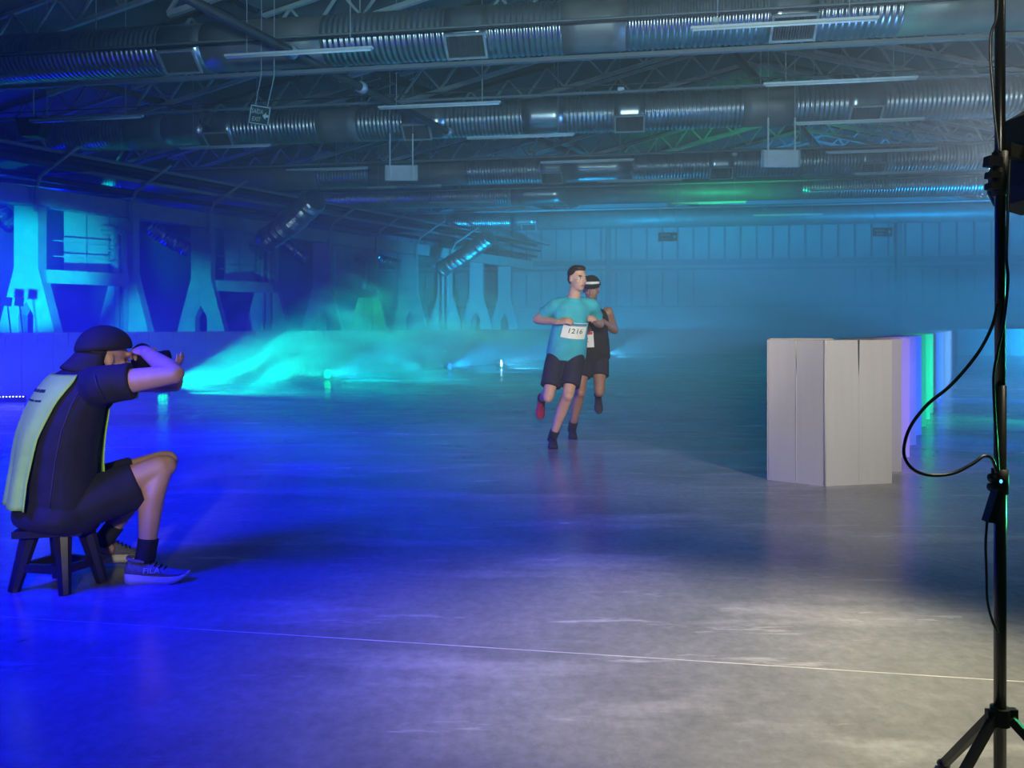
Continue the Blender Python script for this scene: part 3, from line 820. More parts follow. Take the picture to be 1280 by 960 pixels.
# ================================================================== FLOOR LAMPS
def par_lamp(loc, direction, led, color, watts, label, r=0.10, spread=50, beam_dir=None):
    loc = V(loc); d = V(direction).normalized()
    t = thing('floor_lamp', loc, label, 'lamp', 'round LED lamps on the floor')
    c = loc + V((0, 0, 0.13)); x = V((0, 0, 1)).cross(d).normalized(); y = d.cross(x)
    MB().tube([c-d*0.14, c-d*0.11, c-d*0.02, c], [r*0.6, r*0.9, r, r], 16).build('housing', 'black', t, True)
    yk = MB()
    yk.tube([loc+x*(r+0.02)+V((0, 0, 0.01)), c+x*(r+0.02)], 0.012, 6); yk.tube([loc-x*(r+0.02)+V((0, 0, 0.01)), c-x*(r+0.02)], 0.012, 6)
    yk.bar(loc+x*(r+0.03)+V((0, 0, .012)), loc-x*(r+0.03)+V((0, 0, .012)), 0.05, 0.02)
    yk.build('yoke', 'blackmetal', t)
    for k in range(8):
        p = c + d*0.004 + (x*math.cos(k*math.pi/4)+y*math.sin(k*math.pi/4))*r*0.68
        MB().tube([p, p+d*0.012], r*0.17, 8).build('led', led, t)
    p = c + d*0.004
    MB().tube([p, p+d*0.012], r*0.2, 8).build('led', led, t)
    if watts:
        bd = V(beam_dir) if beam_dir else d
        spot('lamp_beam', c+d*0.05, c+d*0.05+bd, color, watts, spread, 0.8, 0.05)
    return t
LD = NU
par_lamp((-6.05, 13.3, 0), V((0.72, -0.69, 0.05)), 'led_green', (0.0, 1.0, 0.6), 4200, 'green floor lamp just right of the photographer\'s elbow', 0.10, 48, (0.93, -0.05, 0.15))
par_lamp((-3.97, 16.5, 0), V((0.82, -0.57, 0.05)), 'led_green', (0.0, 0.7, 0.9), 3200, 'green floor lamp in the middle of the left barrier', 0.10, 55, (0.95, -0.2, 0.15))
par_lamp((-1.6, 19.7, 0), V((0.85, -0.52, 0.05)), 'led_blue', (0.0, 0.35, 1.0), 3000, 'blue floor lamp left of the runners', 0.09, 60, (0.95, -0.2, 0.2))
par_lamp((-0.3, 21.2, 0), V((0.97, -0.25, 0.05)), 'led_white', (0.05, 0.5, 1.0), 1800, 'pale floor lamp seen edge on left of the runners', 0.11, 70)
par_lamp((3.6, 29.0, 0), V((0.95, -0.3, 0.05)), 'led_white', (0.05, 0.5, 1.0), 1800, 'pale floor lamp seen edge on just right of the runners', 0.12, 70)
par_lamp((5.95, 33.6, 0), V((0.6, -0.8, 0.05)), 'led_blue', BLUE, 300, 'tiny blue floor lamp right of the runners', 0.10, 70)
par_lamp((8.2, 33.0, 0), V((0.3, -0.95, 0.05)), 'led_blue', BLUE, 300, 'tiny blue floor lamp at the far barrier, farther right', 0.08, 70)
# lamps on the far side of the right row (outside the frame), each with its own colour
for (loc, tgt, c_, wt) in (((5.0, 5.6, 0.4), (3.5, 6.6, 0.6), VIOLET, 190), ((6.0, 7.0, 0.4), (4.1, 7.7, 0.6), (0.02, 0.12, 1.0), 380), ((7.4, 8.6, 0.4), (5.2, 9.4, 0.6), (0.0, 1.0, 0.5), 480), ((9.0, 11.0, 0.4), (6.8, 12.2, 0.6), (0.0, 0.08, 1.0), 700)):
    spot('row_lamp', loc, tgt, c_, wt, 60, 0.6, 0.08)
# LED bar at far left
a = P(-30, 505, 11.5); b = P(29, 502, 11.6); a.z = b.z = 0.09
t = thing('led_bar', a, 'row of small white LED dots on a bar behind the photographer\'s back', 'light')
MB().bar(a-V((0, -0.05, 0.04)), b-V((0, -0.05, 0.04)), 0.06, 0.09).build('bar', 'black', t)
for k in range(15):
    p = a.lerp(b, k/14) - V((0, 0.0, 0))
    MB().ell(p, (0.010, 0.010, 0.010), None, 8, 5).build('led', 'led_bar', t)

# ================================================================== PEOPLE
def basis(fwd, up=(0, 0, 1)):
    f = V(fwd).normalized(); u = V(up); u = (u - f*u.dot(f)).normalized(); r = f.cross(u)
    return f, r, u     # forward, right, up
def mrot(f, r, u): return Matrix((f, r, u)).transposed()   # columns: local x=f y=r z=u

def head_prims(mb, c, fwd, up, s=1.0):
    f, r, u = basis(fwd, up); R = mrot(f, r, u); c = V(c)
    A = lambda x, y, z: c + f*x*s + r*y*s + u*z*s
    mb.ell(A(-0.008, 0, 0.028), (0.098*s, 0.076*s, 0.092*s), R, 20, 14)      # skull
    mb.ell(A(0.022, 0, -0.035), (0.072*s, 0.062*s, 0.082*s), R, 18, 12)      # face
    mb.ell(A(0.055, 0, -0.092), (0.032*s, 0.034*s, 0.025*s), R)              # chin
    mb.ell(A(0.02, 0.0, -0.075), (0.06*s, 0.054*s, 0.038*s), R)              # jaw
    mb.ell(A(0.086, 0, 0.022), (0.016*s, 0.048*s, 0.014*s), R)               # brow
    mb.loft([A(0.088, 0, 0.012), A(0.108, 0, -0.022), A(0.112, 0, -0.036), A(0.09, 0, -0.044)], [0.008*s, 0.013*s, 0.016*s, 0.011*s], r, 10, 3)   # nose
    for sd in (-1, 1):
        mb.ell(A(-0.004, sd*0.078, -0.008), (0.021*s, 0.009*s, 0.033*s), R @ Matrix.Rotation(sd*0.25, 3, 'Z'))
        mb.ell(A(0.066, sd*0.036, -0.024), (0.022*s, 0.024*s, 0.020*s), R)   # cheek
    mb.ell(A(0.086, 0, -0.064), (0.014*s, 0.026*s, 0.012*s), R)              # mouth swell
    return A, R, f, r, u
def face_parts(A, R, s, parent, brow='hair', closed=False):
    for sd in (-1, 1):
        if closed:
            MB().ell(A(0.084, sd*0.031, -0.001), (0.006*s, 0.014*s, 0.002*s), R).build('closed_eye', brow, parent, True); continue
        MB().ell(A(0.080, sd*0.031, 0.001), (0.011*s, 0.014*s, 0.0075*s), R).build('eye', 'eyewhite', parent, True)
        MB().ell(A(0.088, sd*0.031, 0.001), (0.005*s, 0.006*s, 0.006*s), R).build('iris', 'eyedark', parent, True)
        MB().ell(A(0.098, sd*0.033, 0.022), (0.006*s, 0.020*s, 0.0045*s), R).build('eyebrow', brow, parent, True)
    MB().ell(A(0.097, 0, -0.064), (0.006*s, 0.022*s, 0.008*s), R).build('mouth', 'lip', parent, True)

def hand_prims(mb, wrist, d, n, side, curl=0.6, s=1.0, spread=0.12):
    """hand from wrist along d, palm faces n, thumb toward side"""
    d = V(d).normalized(); n = V(n); n = (n - d*n.dot(d)).normalized(); t = V(side); t = (t - d*t.dot(d) - n*t.dot(n)).normalized()
    w_ = V(wrist)
    mb.loft([w_-d*0.03*s, w_+d*0.01*s, w_+d*0.045*s, w_+d*0.085*s], [(0.027*s, 0.021*s), (0.030*s, 0.019*s), (0.042*s, 0.017*s), (0.041*s, 0.014*s)], t, 14, 3, 0.01, 0.008)
    lens = (0.040, 0.045, 0.042, 0.033)
    for i in range(4):
        off = (0.030 - 0.020*i)
        p = w_ + d*(0.085 - (0.006 if i in (0, 3) else 0))*s + t*off*s
        ang = 0.0; pts = [p-d*0.015*s, p]; fd = d
        for j in range(3):
            ang += curl*(0.75 if j == 0 else 1.0)
            fd = (d*math.cos(ang) + n*math.sin(ang) + t*(off*spread*6 if j == 0 else 0)).normalized()
            p = p + fd*lens[i]*s*(1.0, 0.68, 0.55)[j]; pts.append(p)
        mb.loft(pts, [0.0095*s, 0.0098*s, 0.0090*s, 0.0083*s, 0.0070*s], t, 10, 3, 0.005*s, 0.006*s)
    p = w_ + d*0.02*s + t*0.026*s
    a = (d*0.55 + t*0.75 + n*0.35).normalized(); b = (d*0.85 + t*0.25 + n*0.5).normalized()
    mb.loft([p, p+a*0.035*s, p+a*0.035*s+b*0.030*s, p+a*0.035*s+b*0.055*s], [0.016*s, 0.0125*s, 0.0105*s, 0.008*s], n, 10, 3, 0.006*s, 0.006*s)

def limb(mb, pts, rad, side=(0, 0, 1), dome=True, n=16):
    mb.loft(pts, rad, side, n, 4, (rad[0] if not isinstance(rad[0], tuple) else min(rad[0]))*0.8 if dome else 0, (rad[-1] if not isinstance(rad[-1], tuple) else min(rad[-1]))*0.8 if dome else 0)

def leg_pts(hip, knee, ankle, bend):
    """hip-knee-ankle with calf muscle offset to the back (bend = back direction of calf)"""
    hip, knee, ankle = V(hip), V(knee), V(ankle); bk = V(bend)
    up = [hip, hip.lerp(knee, .35), hip.lerp(knee, .75), knee]
    lo = [knee, knee.lerp(ankle, .12)+bk*0.004, knee.lerp(ankle, .32)+bk*0.018, knee.lerp(ankle, .6)+bk*0.010, knee.lerp(ankle, .9), ankle]
    return up, lo
def leg(mb, hip, knee, ankle, back, s=1.0):
    up, lo = leg_pts(hip, knee, ankle, back)
    side = (V(ankle)-V(knee)).cross(V(back)); 
    if side.length < 1e-4: side = V((1, 0, 0))
    mb.loft(up, [0.085*s, 0.080*s, 0.062*s, 0.056*s], side, 16, 4, 0.06*s, 0.045*s)
    mb.loft(lo, [0.055*s, 0.053*s, 0.056*s, 0.046*s, 0.035*s, 0.036*s], side, 16, 4, 0.045*s, 0.03*s)
    mb.ell(V(knee)-V(back)*0.02*s, (0.05*s, 0.05*s, 0.052*s))

def shoe(parent, heel, toe, up, upper, sole, s=1.0, name='shoe', logo=None, side_vis=None):
    """running shoe: sole, upper, collar and laces; heel/toe at ground level centre line"""
    heel = V(heel); toe = V(toe); d = (toe-heel); L = d.length; f, r, u = basis(d, up)
    A = lambda x, y, z: heel + f*x*L + r*y + u*z
    sh = None
    # sole outline
    def outline(k, grow):
        xs = [0.0, 0.03, 0.12, 0.3, 0.5, 0.68, 0.82, 0.93, 0.99]
        ws = [0.012, 0.026, 0.036, 0.034, 0.036, 0.046, 0.043, 0.028, 0.008]
        return xs, [w_*s+grow for w_ in ws]
    mb = MB(); xs, ws = outline(0, 0)
    lift0 = [0.010, 0.004, 0, 0, 0, 0, 0.006, 0.022, 0.036]
    top = [0.045, 0.046, 0.044, 0.036, 0.031, 0.029, 0.031, 0.038, 0.046]
    vs = []
    for x, w_, l0, tp in zip(xs, ws, lift0, top):
        vs += [A(x, -w_, l0*s), A(x, w_, l0*s), A(x, w_*1.03, tp*s), A(x, -w_*1.03, tp*s)]
    fs = []
    for i in range(len(xs)-1):
        for k in range(4):
            k2 = (k+1) % 4; fs.append((i*4+k, i*4+k2, (i+1)*4+k2, (i+1)*4+k))
    fs.append((3, 2, 1, 0)); e = (len(xs)-1)*4; fs.append((e, e+1, e+2, e+3))
    mb.add(vs, fs)
    up_ = MB()
    hs = [(0.02, 0.024, 0.095), (0.10, 0.034, 0.108), (0.26, 0.036, 0.098), (0.42, 0.037, 0.088), (0.56, 0.040, 0.070), (0.70, 0.043, 0.056), (0.84, 0.038, 0.047), (0.94, 0.024, 0.042), (0.985, 0.008, 0.040)]
    vs = []; n = 12
    for x, w_, hh in hs:
        b0 = 0.030 + (0.010 if x > 0.9 else 0)
        for k in range(n):
            a = 2*math.pi*k/n
            cy = math.cos(a); sy = math.sin(a)
            z = b0 + (hh-b0)*(0.5+0.5*sy)
            vs.append(A(x, w_*s*cy*(1.0 if sy < 0 else (1-0.32*sy)), z*s))
    fs = []
    for i in range(len(hs)-1):
        for k in range(n):
            k2 = (k+1) % n; fs.append((i*n+k, i*n+k2, (i+1)*n+k2, (i+1)*n+k))
    fs.append(tuple(range(n))[::-1]); fs.append(tuple((len(hs)-1)*n+k for k in range(n)))
    up_.add(vs, fs)
    o = up_.build(name, upper, parent, True)
    so = mb.build('sole', sole, o, True); so.matrix_parent_inverse = Matrix()
    # laces
    for k in range(4):
        x = 0.40+0.07*k; z = (0.093-0.010*k)*s
        l = MB().tube([A(x, -0.022*s, z-0.006*s), A(x+0.015, 0, z+0.004*s), A(x, 0.022*s, z-0.006*s)], 0.0035*s, 6)
        q = l.build('lace', 'black' if upper != 'redshoe' else 'darkshoe', o, True); q.matrix_parent_inverse = Matrix()
    # padded collar
    cl = [A(0.20+0.16*math.cos(a), 0.030*s*math.sin(a), (0.104-0.010*math.cos(a))*s) for a in [k/14*2*math.pi for k in range(15)]]
    q = MB().tube(cl, 0.008*s, 6).build('collar', upper, o, True); q.matrix_parent_inverse = Matrix()
    return o, A

# ---------- photographer seated at left
def photographer():
    f = V((0.70, 0.714, 0)); r = V((0.714, -0.70, 0)); Z = V((0, 0, 1))
    pel = V((-2.0, 3.42, 0.37)); neck = V((-1.905, 3.48, 0.945))
    t = thing('person', (pel.x, pel.y, 0), 'person seated on a dark stool, neon vest over black, backwards cap, holding a camera', 'person')
    rsh = V((-1.775, 3.325, 0.895)); lsh = V((-1.955, 3.615, 0.90))
    rel = V((-1.475, 3.36, 0.94)); rwr = V((-1.665, 3.50, 1.03))
    lel = V((-1.63, 3.72, 0.875)); lwr = V((-1.70, 3.68, 0.925))
    rhip = pel + r*0.10 + f*0.03; lhip = pel - r*0.10 + f*0.03
    rkn = V((-1.615, 3.53, 0.505)); ran = V((-1.655, 3.47, 0.115))
    lkn = V((-1.70, 3.74, 0.49)); lan = V((-1.94, 3.66, 0.14))
    hc = V((-1.862, 3.51, 1.005)); hf = (f + V((0, 0, -0.10))).normalized()
    b = MB()
    # trunk under the clothes
    b.loft([pel-Z*0.06, pel+Z*0.05, pel.lerp(neck, .35)-f*0.05, pel.lerp(neck, .7)-f*0.05, neck-Z*0.03, neck+Z*0.03], [(0.15, 0.12), (0.16, 0.12), (0.14, 0.11), (0.15, 0.11), (0.11, 0.08), (0.06, 0.06)], r, 20, 4, 0.05, 0.02)
    b.loft([neck-Z*0.03, neck.lerp(hc, .5), hc-Z*0.03], [0.062, 0.056, 0.055], r, 14, 3)
    A, R, hf, hr, hu = head_prims(b, hc, hf, Z)
    for hip, kn, an in ((rhip, rkn, ran), (lhip, lkn, lan)):
        bk = (V((0, 0, -1)) - f*0.9); bk = -f
        leg(b, hip, kn, an, bk, 1.02)
        b.loft([an, an-Z*0.04, an+V((0.03, 0.01, -0.06))], [0.034, 0.030, 0.024], r, 12, 3, 0.02, 0.01)
    for sh, el, wr in ((rsh, rel, rwr), (lsh, lel, lwr)):
        limb(b, [sh, sh.lerp(el, .4), sh.lerp(el, .8), el], [0.060, 0.054, 0.046, 0.042], Z)
        limb(b, [el, el.lerp(wr, .25), el.lerp(wr, .6), wr], [0.042, 0.046, 0.038, 0.029], Z)
    cc = hc + f*0.165 - Z*0.012 + r*0.0       # camera body centre
    hand_prims(b, rwr, (cc + r*0.07 + Z*0.05 - rwr + V((-0.06, 0, 0.01))), (-r*0.3 + V((-.2, .4, -0.5))), Z + f*0.2, 0.62, 0.98)
    hand_prims(b, lwr, (f*0.5 + Z*0.25 + r*0.6), Z, -f, 0.5, 0.98)
    remesh(b, 'body', 'skin', t, 0.0065, 8)
    # hair at the nape and temple
    hb = MB(); hb.ell(A(-0.035, 0, 0.015), (0.080, 0.0795, 0.080), R, 20, 12)
    hb.ell(A(-0.05, 0, -0.04), (0.05, 0.062, 0.04), R)
    remesh(hb, 'hair', 'hair', t, 0.007, 3)
    face_parts(A, R, 1.0, t, closed=True)
    # cap, worn backwards
    cp = MB(); n = 24; rows = 9; vs = []
    cf, cr_, cu = basis((hf - Z*0.12), Z)
    cap_c = hc + Z*0.045 - hf*0.004
    for j in range(rows+1):
        ph = j/rows*math.pi*0.52
        for k in range(n):
            a = 2*math.pi*k/n
            vs.append(cap_c + hf*0.113*math.sin(ph)*math.cos(a) + hr*0.094*math.sin(ph)*math.sin(a) + hu*(0.100*math.cos(ph) - 0.018*math.cos(a)*-1*(j/rows)**2) )
    fs = []
    for j in range(rows):
        for k in range(n):
            k2 = (k+1) % n; fs.append((j*n+k, (j+1)*n+k, (j+1)*n+k2, j*n+k2))
    cp.add(vs, fs)
    capo = cp.build('cap', 'blackcloth', t, True)
    m_ = capo.modifiers.new('s', 'SOLIDIFY'); m_.thickness = 0.006
    br = MB(); vs = []; nn = 12
    for j in range(6):
        e = j/5
        for k in range(nn+1):
            a = math.pi + (k/nn-0.5)*math.pi*0.86
            rx = 0.108 + 0.062*e*max(0.0, math.cos(a-math.pi))**0.6
            p = cap_c + hf*rx*math.cos(a) + hr*(0.090+0.004*e)*math.sin(a) + hu*(-0.020 - 0.075*e - 0.028*abs(math.sin(a))*e)
            vs.append(p)
    fs = [(j*(nn+1)+k, j*(nn+1)+k+1, (j+1)*(nn+1)+k+1, (j+1)*(nn+1)+k) for j in range(5) for k in range(nn)]
    br.add(vs, fs)
    q = br.build('brim', 'blackcloth', capo, True); q.matrix_parent_inverse = Matrix(); mm = q.modifiers.new('s', 'SOLIDIFY'); mm.thickness = 0.005
    MB().ell(cap_c+hu*0.100, (0.008, 0.008, 0.005)).build('button', 'blackcloth', capo, True).matrix_parent_inverse = Matrix()
    # T-shirt: torso and sleeves as one surface
    sp = [pel-Z*0.035-f*0.01, pel+Z*0.05-f*0.015, pel.lerp(neck, .3)-f*0.05, pel.lerp(neck, .55)-f*0.065, pel.lerp(neck, .8)-f*0.05, neck-Z*0.035-f*0.015, neck+Z*0.01]
    sr = [(0.195, 0.150), (0.198, 0.152), (0.192, 0.148), (0.196, 0.148), (0.192, 0.130), (0.125, 0.098), (0.07, 0.066)]
    s_ = MB(); s_.loft(sp, sr, r, 26, 5)
    for sh, el, k in ((rsh, rel, 0.42), (lsh, lel, 0.5)):
        root = sh.lerp(pel.lerp(neck, .85), .55)
        s_.loft([root, sh, sh.lerp(el, k*0.6), sh.lerp(el, k)], [(0.10, 0.085), (0.088, 0.078), (0.082, 0.070), (0.084, 0.066)], Z, 18, 4)
    shirt = remesh(s_, 'shirt', 'blackcloth', t, 0.009, 5)
    # seams of raglan sleeve and side
    def seam(pts, par=shirt):
        o = MB().tube(pts, 0.0022, 5).build('seam', 'seam', par, True); o.matrix_parent_inverse = Matrix()
    # neon bib: back panel hanging from the neck, follows the back of the torso
    def surf(u_, v_, off):
        # u_: 0 at neck .. 1 at hem, v_: angle from straight back, + toward the right side
        s0 = (1-u_)*(len(sp)-1.25) + 0.0
        k = min(int(s0), len(sp)-2); q = s0-k
        c_ = sp[k].lerp(sp[k+1], q); ra = sr[k][0]+(sr[k+1][0]-sr[k][0])*q; rb = sr[k][1]+(sr[k+1][1]-sr[k][1])*q
        return c_ + r*math.sin(v_)*(ra+off) - f*math.cos(v_)*(rb+off)
    from mathutils.bvhtree import BVHTree
    bt = BVHTree.FromPolygons([tuple(v.co) for v in shirt.data.vertices], [tuple(p.vertices) for p in shirt.data.polygons])
    base_surf = surf
    def surf(u_, v_, off):
        q = base_surf(u_, v_, 0.0); s0 = (1-u_)*(len(sp)-1.25); k = min(int(s0), len(sp)-2)
        c_ = sp[k].lerp(sp[k+1], s0-k); d_ = q - c_; d_.z = 0; d_.normalize()
        h_ = bt.ray_cast(c_ + d_*0.6, -d_, 0.6)
        if h_[0] is not None and (h_[0]-c_).dot(d_) > (q-c_).dot(d_) - 0.02: q = h_[0]
        return q + d_*off
    def bib(v0, v1, name, u1=0.97, drop=0.0, sgn=1, flare=0.05):
        NU_, NV = 26, 20; vs = []
        for i in range(NU_+1):
            uu = 0.02 + (u1-0.02)*i/NU_
            for j in range(NV+1):
                tt = j/NV
                a = v0(uu) + (v1(uu)-v0(uu))*tt
                fold = 0.010*math.sin(tt*17+uu*2.0)*uu**1.5 + 0.006*math.sin(tt*31+1.3)*uu**2
                p = surf(uu, a, 0.014 + flare*uu**3 + fold)
                p.z -= drop*uu
                vs.append(p)
        fs = [(i*(NV+1)+j, i*(NV+1)+j+1, (i+1)*(NV+1)+j+1, (i+1)*(NV+1)+j) for i in range(NU_) for j in range(NV)]
        o = MB().add(vs, fs).build(name, 'neon', t, True)
        md = o.modifiers.new('s', 'SOLIDIFY'); md.thickness = 0.004
        return o
    back = bib(lambda u_: -0.95, lambda u_: 0.90-0.35*min(1, u_*1.4), 'vest_back', 0.88, 0.02)
    front = bib(lambda u_: math.pi-0.62, lambda u_: math.pi+0.6, 'vest_front', 0.90, 0.0, flare=0.02)
    # print lines on the vest
    def on_back(uu, v_): return surf(uu, v_, 0.0215 + 0.05*uu**3)
    for (u0, vals, hgt) in ((0.19, [(-0.30, -0.05), (-0.01, 0.10), (0.13, 0.30)], 0.016), (0.28, [(-0.30, -0.12), (-0.08, 0.12), (0.16, 0.36)], 0.010)):
        for (va, vb) in vals:
            vs = []
            for j in range(5):
                v_ = va+(vb-va)*j/4
                p = on_back(u0, v_); p2 = on_back(u0+hgt*1.6, v_); p.z -= 0.02*u0; p2.z -= 0.02*(u0+hgt*1.6)
                vs += [p, p2]
            MB().add(vs, [(2*j, 2*j+1, 2*j+3, 2*j+2) for j in range(4)]).build('print_line', 'print', back, True).matrix_parent_inverse = Matrix()
    seam([surf(x, 1.05+0.10*math.sin(x*4), 0.006)-V((0, 0, 0.0)) for x in (0.22, 0.32, 0.45, 0.6, 0.75, 0.9)])
    seam([rsh+r*0.085+Z*0.055-f*0.06, rsh+r*0.09-f*0.045, rsh+r*0.087-Z*0.05-f*0.02])
    # shorts
    k_ = MB()
    k_.loft([pel-Z*0.10-f*0.03, pel-Z*0.05-f*0.02, pel+Z*0.07], [(0.185, 0.165), (0.205, 0.175), (0.175, 0.135)], r, 22, 4, 0.03)
    for hip, kn, cut in ((rhip, rkn, 0.72), (lhip, lkn, 0.72)):
        d = (kn-hip).normalized()
        k_.loft([hip-d*0.06-Z*0.01, hip.lerp(kn, .3)-Z*0.02, hip.lerp(kn, .55)-Z*0.028, hip.lerp(kn, cut)-Z*0.030], [(0.105, 0.105), (0.098, 0.108), (0.090, 0.110), (0.086, 0.108)], d.cross(Z), 20, 4, 0.04)
    sh_ = remesh(k_, 'shorts', 'blackcloth', t, 0.009, 5)
    # socks and shoes
    for an, kn, heel, toe in ((ran, rkn, V((-1.735, 3.445, 0.0)), V((-1.455, 3.475, 0.0))), (lan, lkn, V((-2.0, 3.645, 0.03)), V((-1.79, 3.80, 0.0)))):
        d = (kn-an).normalized()
        sk = MB(); sk.loft([an-d*0.02, an+d*0.03, an+d*0.075], [0.044, 0.043, 0.044], r, 16, 3, 0.02)
        sk.build('sock', 'sock', t, True)
        o, A2 = shoe(t, heel, toe, Z, 'shoe', 'sole')
        if an is ran:
            fd = (toe-heel).normalized(); rr = fd.cross(Z)
            m_ = frame(A2(0.45, 0.0415, 0.062), fd, Z+rr*-0.25)
            text_mesh('FILA', 0.034, 'silverprint', m_ @ Matrix.Translation((0, 0, 0.002)), 'logo', o, extrude=0.0015, sx=1.15).matrix_parent_inverse = Matrix()
    return t, cc, f, r
ph, cc, pf, pr = photographer()

# ---------- camera in his hands
def hand_camera(c, f, r):
    Z = V((0, 0, 1)); t = thing('photo_camera', c, 'black photo camera held up to the seated person\'s face', 'camera')
    mt = frame(c, f, -r)     # x forward, y left, z up
    def bk(mb, name, m, sm=False, par=t):
        me = mb.mesh(name, m, sm); me.transform(mt); o = link(name, me, par)
        if par is not t: o.matrix_parent_inverse = Matrix()
        return o
    bk(MB().box((0, 0, -0.005), (0.055, 0.135, 0.085)), 'camera_body', 'black')
    bk(MB().loft([(-0.03, 0, 0.04), (0.0, 0, 0.055), (0.03, 0, 0.045)], [(0.03, 0.02), (0.034, 0.024), (0.026, 0.016)], (0, 1, 0), 12, 3), 'prism_hump', 'black', True)
    bk(MB().box((0.018, -0.062, -0.006), (0.045, 0.026, 0.085)), 'grip', 'black')
    ln = bk(MB().tube([(0.025, 0, 0), (0.05, 0, 0), (0.055, 0, 0), (0.09, 0, 0), (0.095, 0, 0), (0.12, 0, 0)], [0.034, 0.034, 0.038, 0.038, 0.042, 0.043], 20), 'lens', 'black', True)
    bk(MB().tube([(0.1205, 0, 0), (0.122, 0, 0)], 0.036, 20), 'front_glass', 'glass', False, ln)
    bk(MB().tube([(-0.04, 0, 0.03), (-0.028, 0, 0.03)], [0.014, 0.016], 12), 'eyecup', 'rubber', True)
    bk(MB().tube([(0.012, -0.058, 0.04), (0.012, -0.058, 0.052)], 0.008, 10), 'shutter_button', 'frame', True)
    return t
hand_camera(cc, pf, pr)

# ---------- stool
t = thing('stool', (-2.02, 3.40, 0), 'dark low four legged stool under the seated person', 'stool')
sc_ = V((-2.015, 3.405, 0.0))
MB().box(sc_+V((0, 0, 0.262)), (0.27, 0.25, 0.03), Matrix.Rotation(0.2, 3, 'Z')).build('seat', 'stoolwood', t)
feet = [V((-1.915, 3.29, 0)), V((-1.84, 3.45, 0)), V((-2.16, 3.33, 0)), V((-2.08, 3.52, 0))]
for q in feet:
    top = sc_ + (q-sc_)*0.62 + V((0, 0, 0.25))
    mb = MB(); d = top-q
    mb.loft([q, q.lerp(top, .5), top], [(0.026, 0.020), (0.032, 0.022), (0.040, 0.026)], (1, 0.2, 0), 8, 3)
    mb.build('leg', 'stoolwood', t)
for a, b in ((0, 2), (0, 1), (1, 3), (2, 3)):
    pa = feet[a].lerp(sc_, 0.18)+V((0, 0, 0.10)); pb = feet[b].lerp(sc_, 0.18)+V((0, 0, 0.10))
    MB().bar(pa, pb, 0.022, 0.035).build('stretcher', 'stoolwood', t)

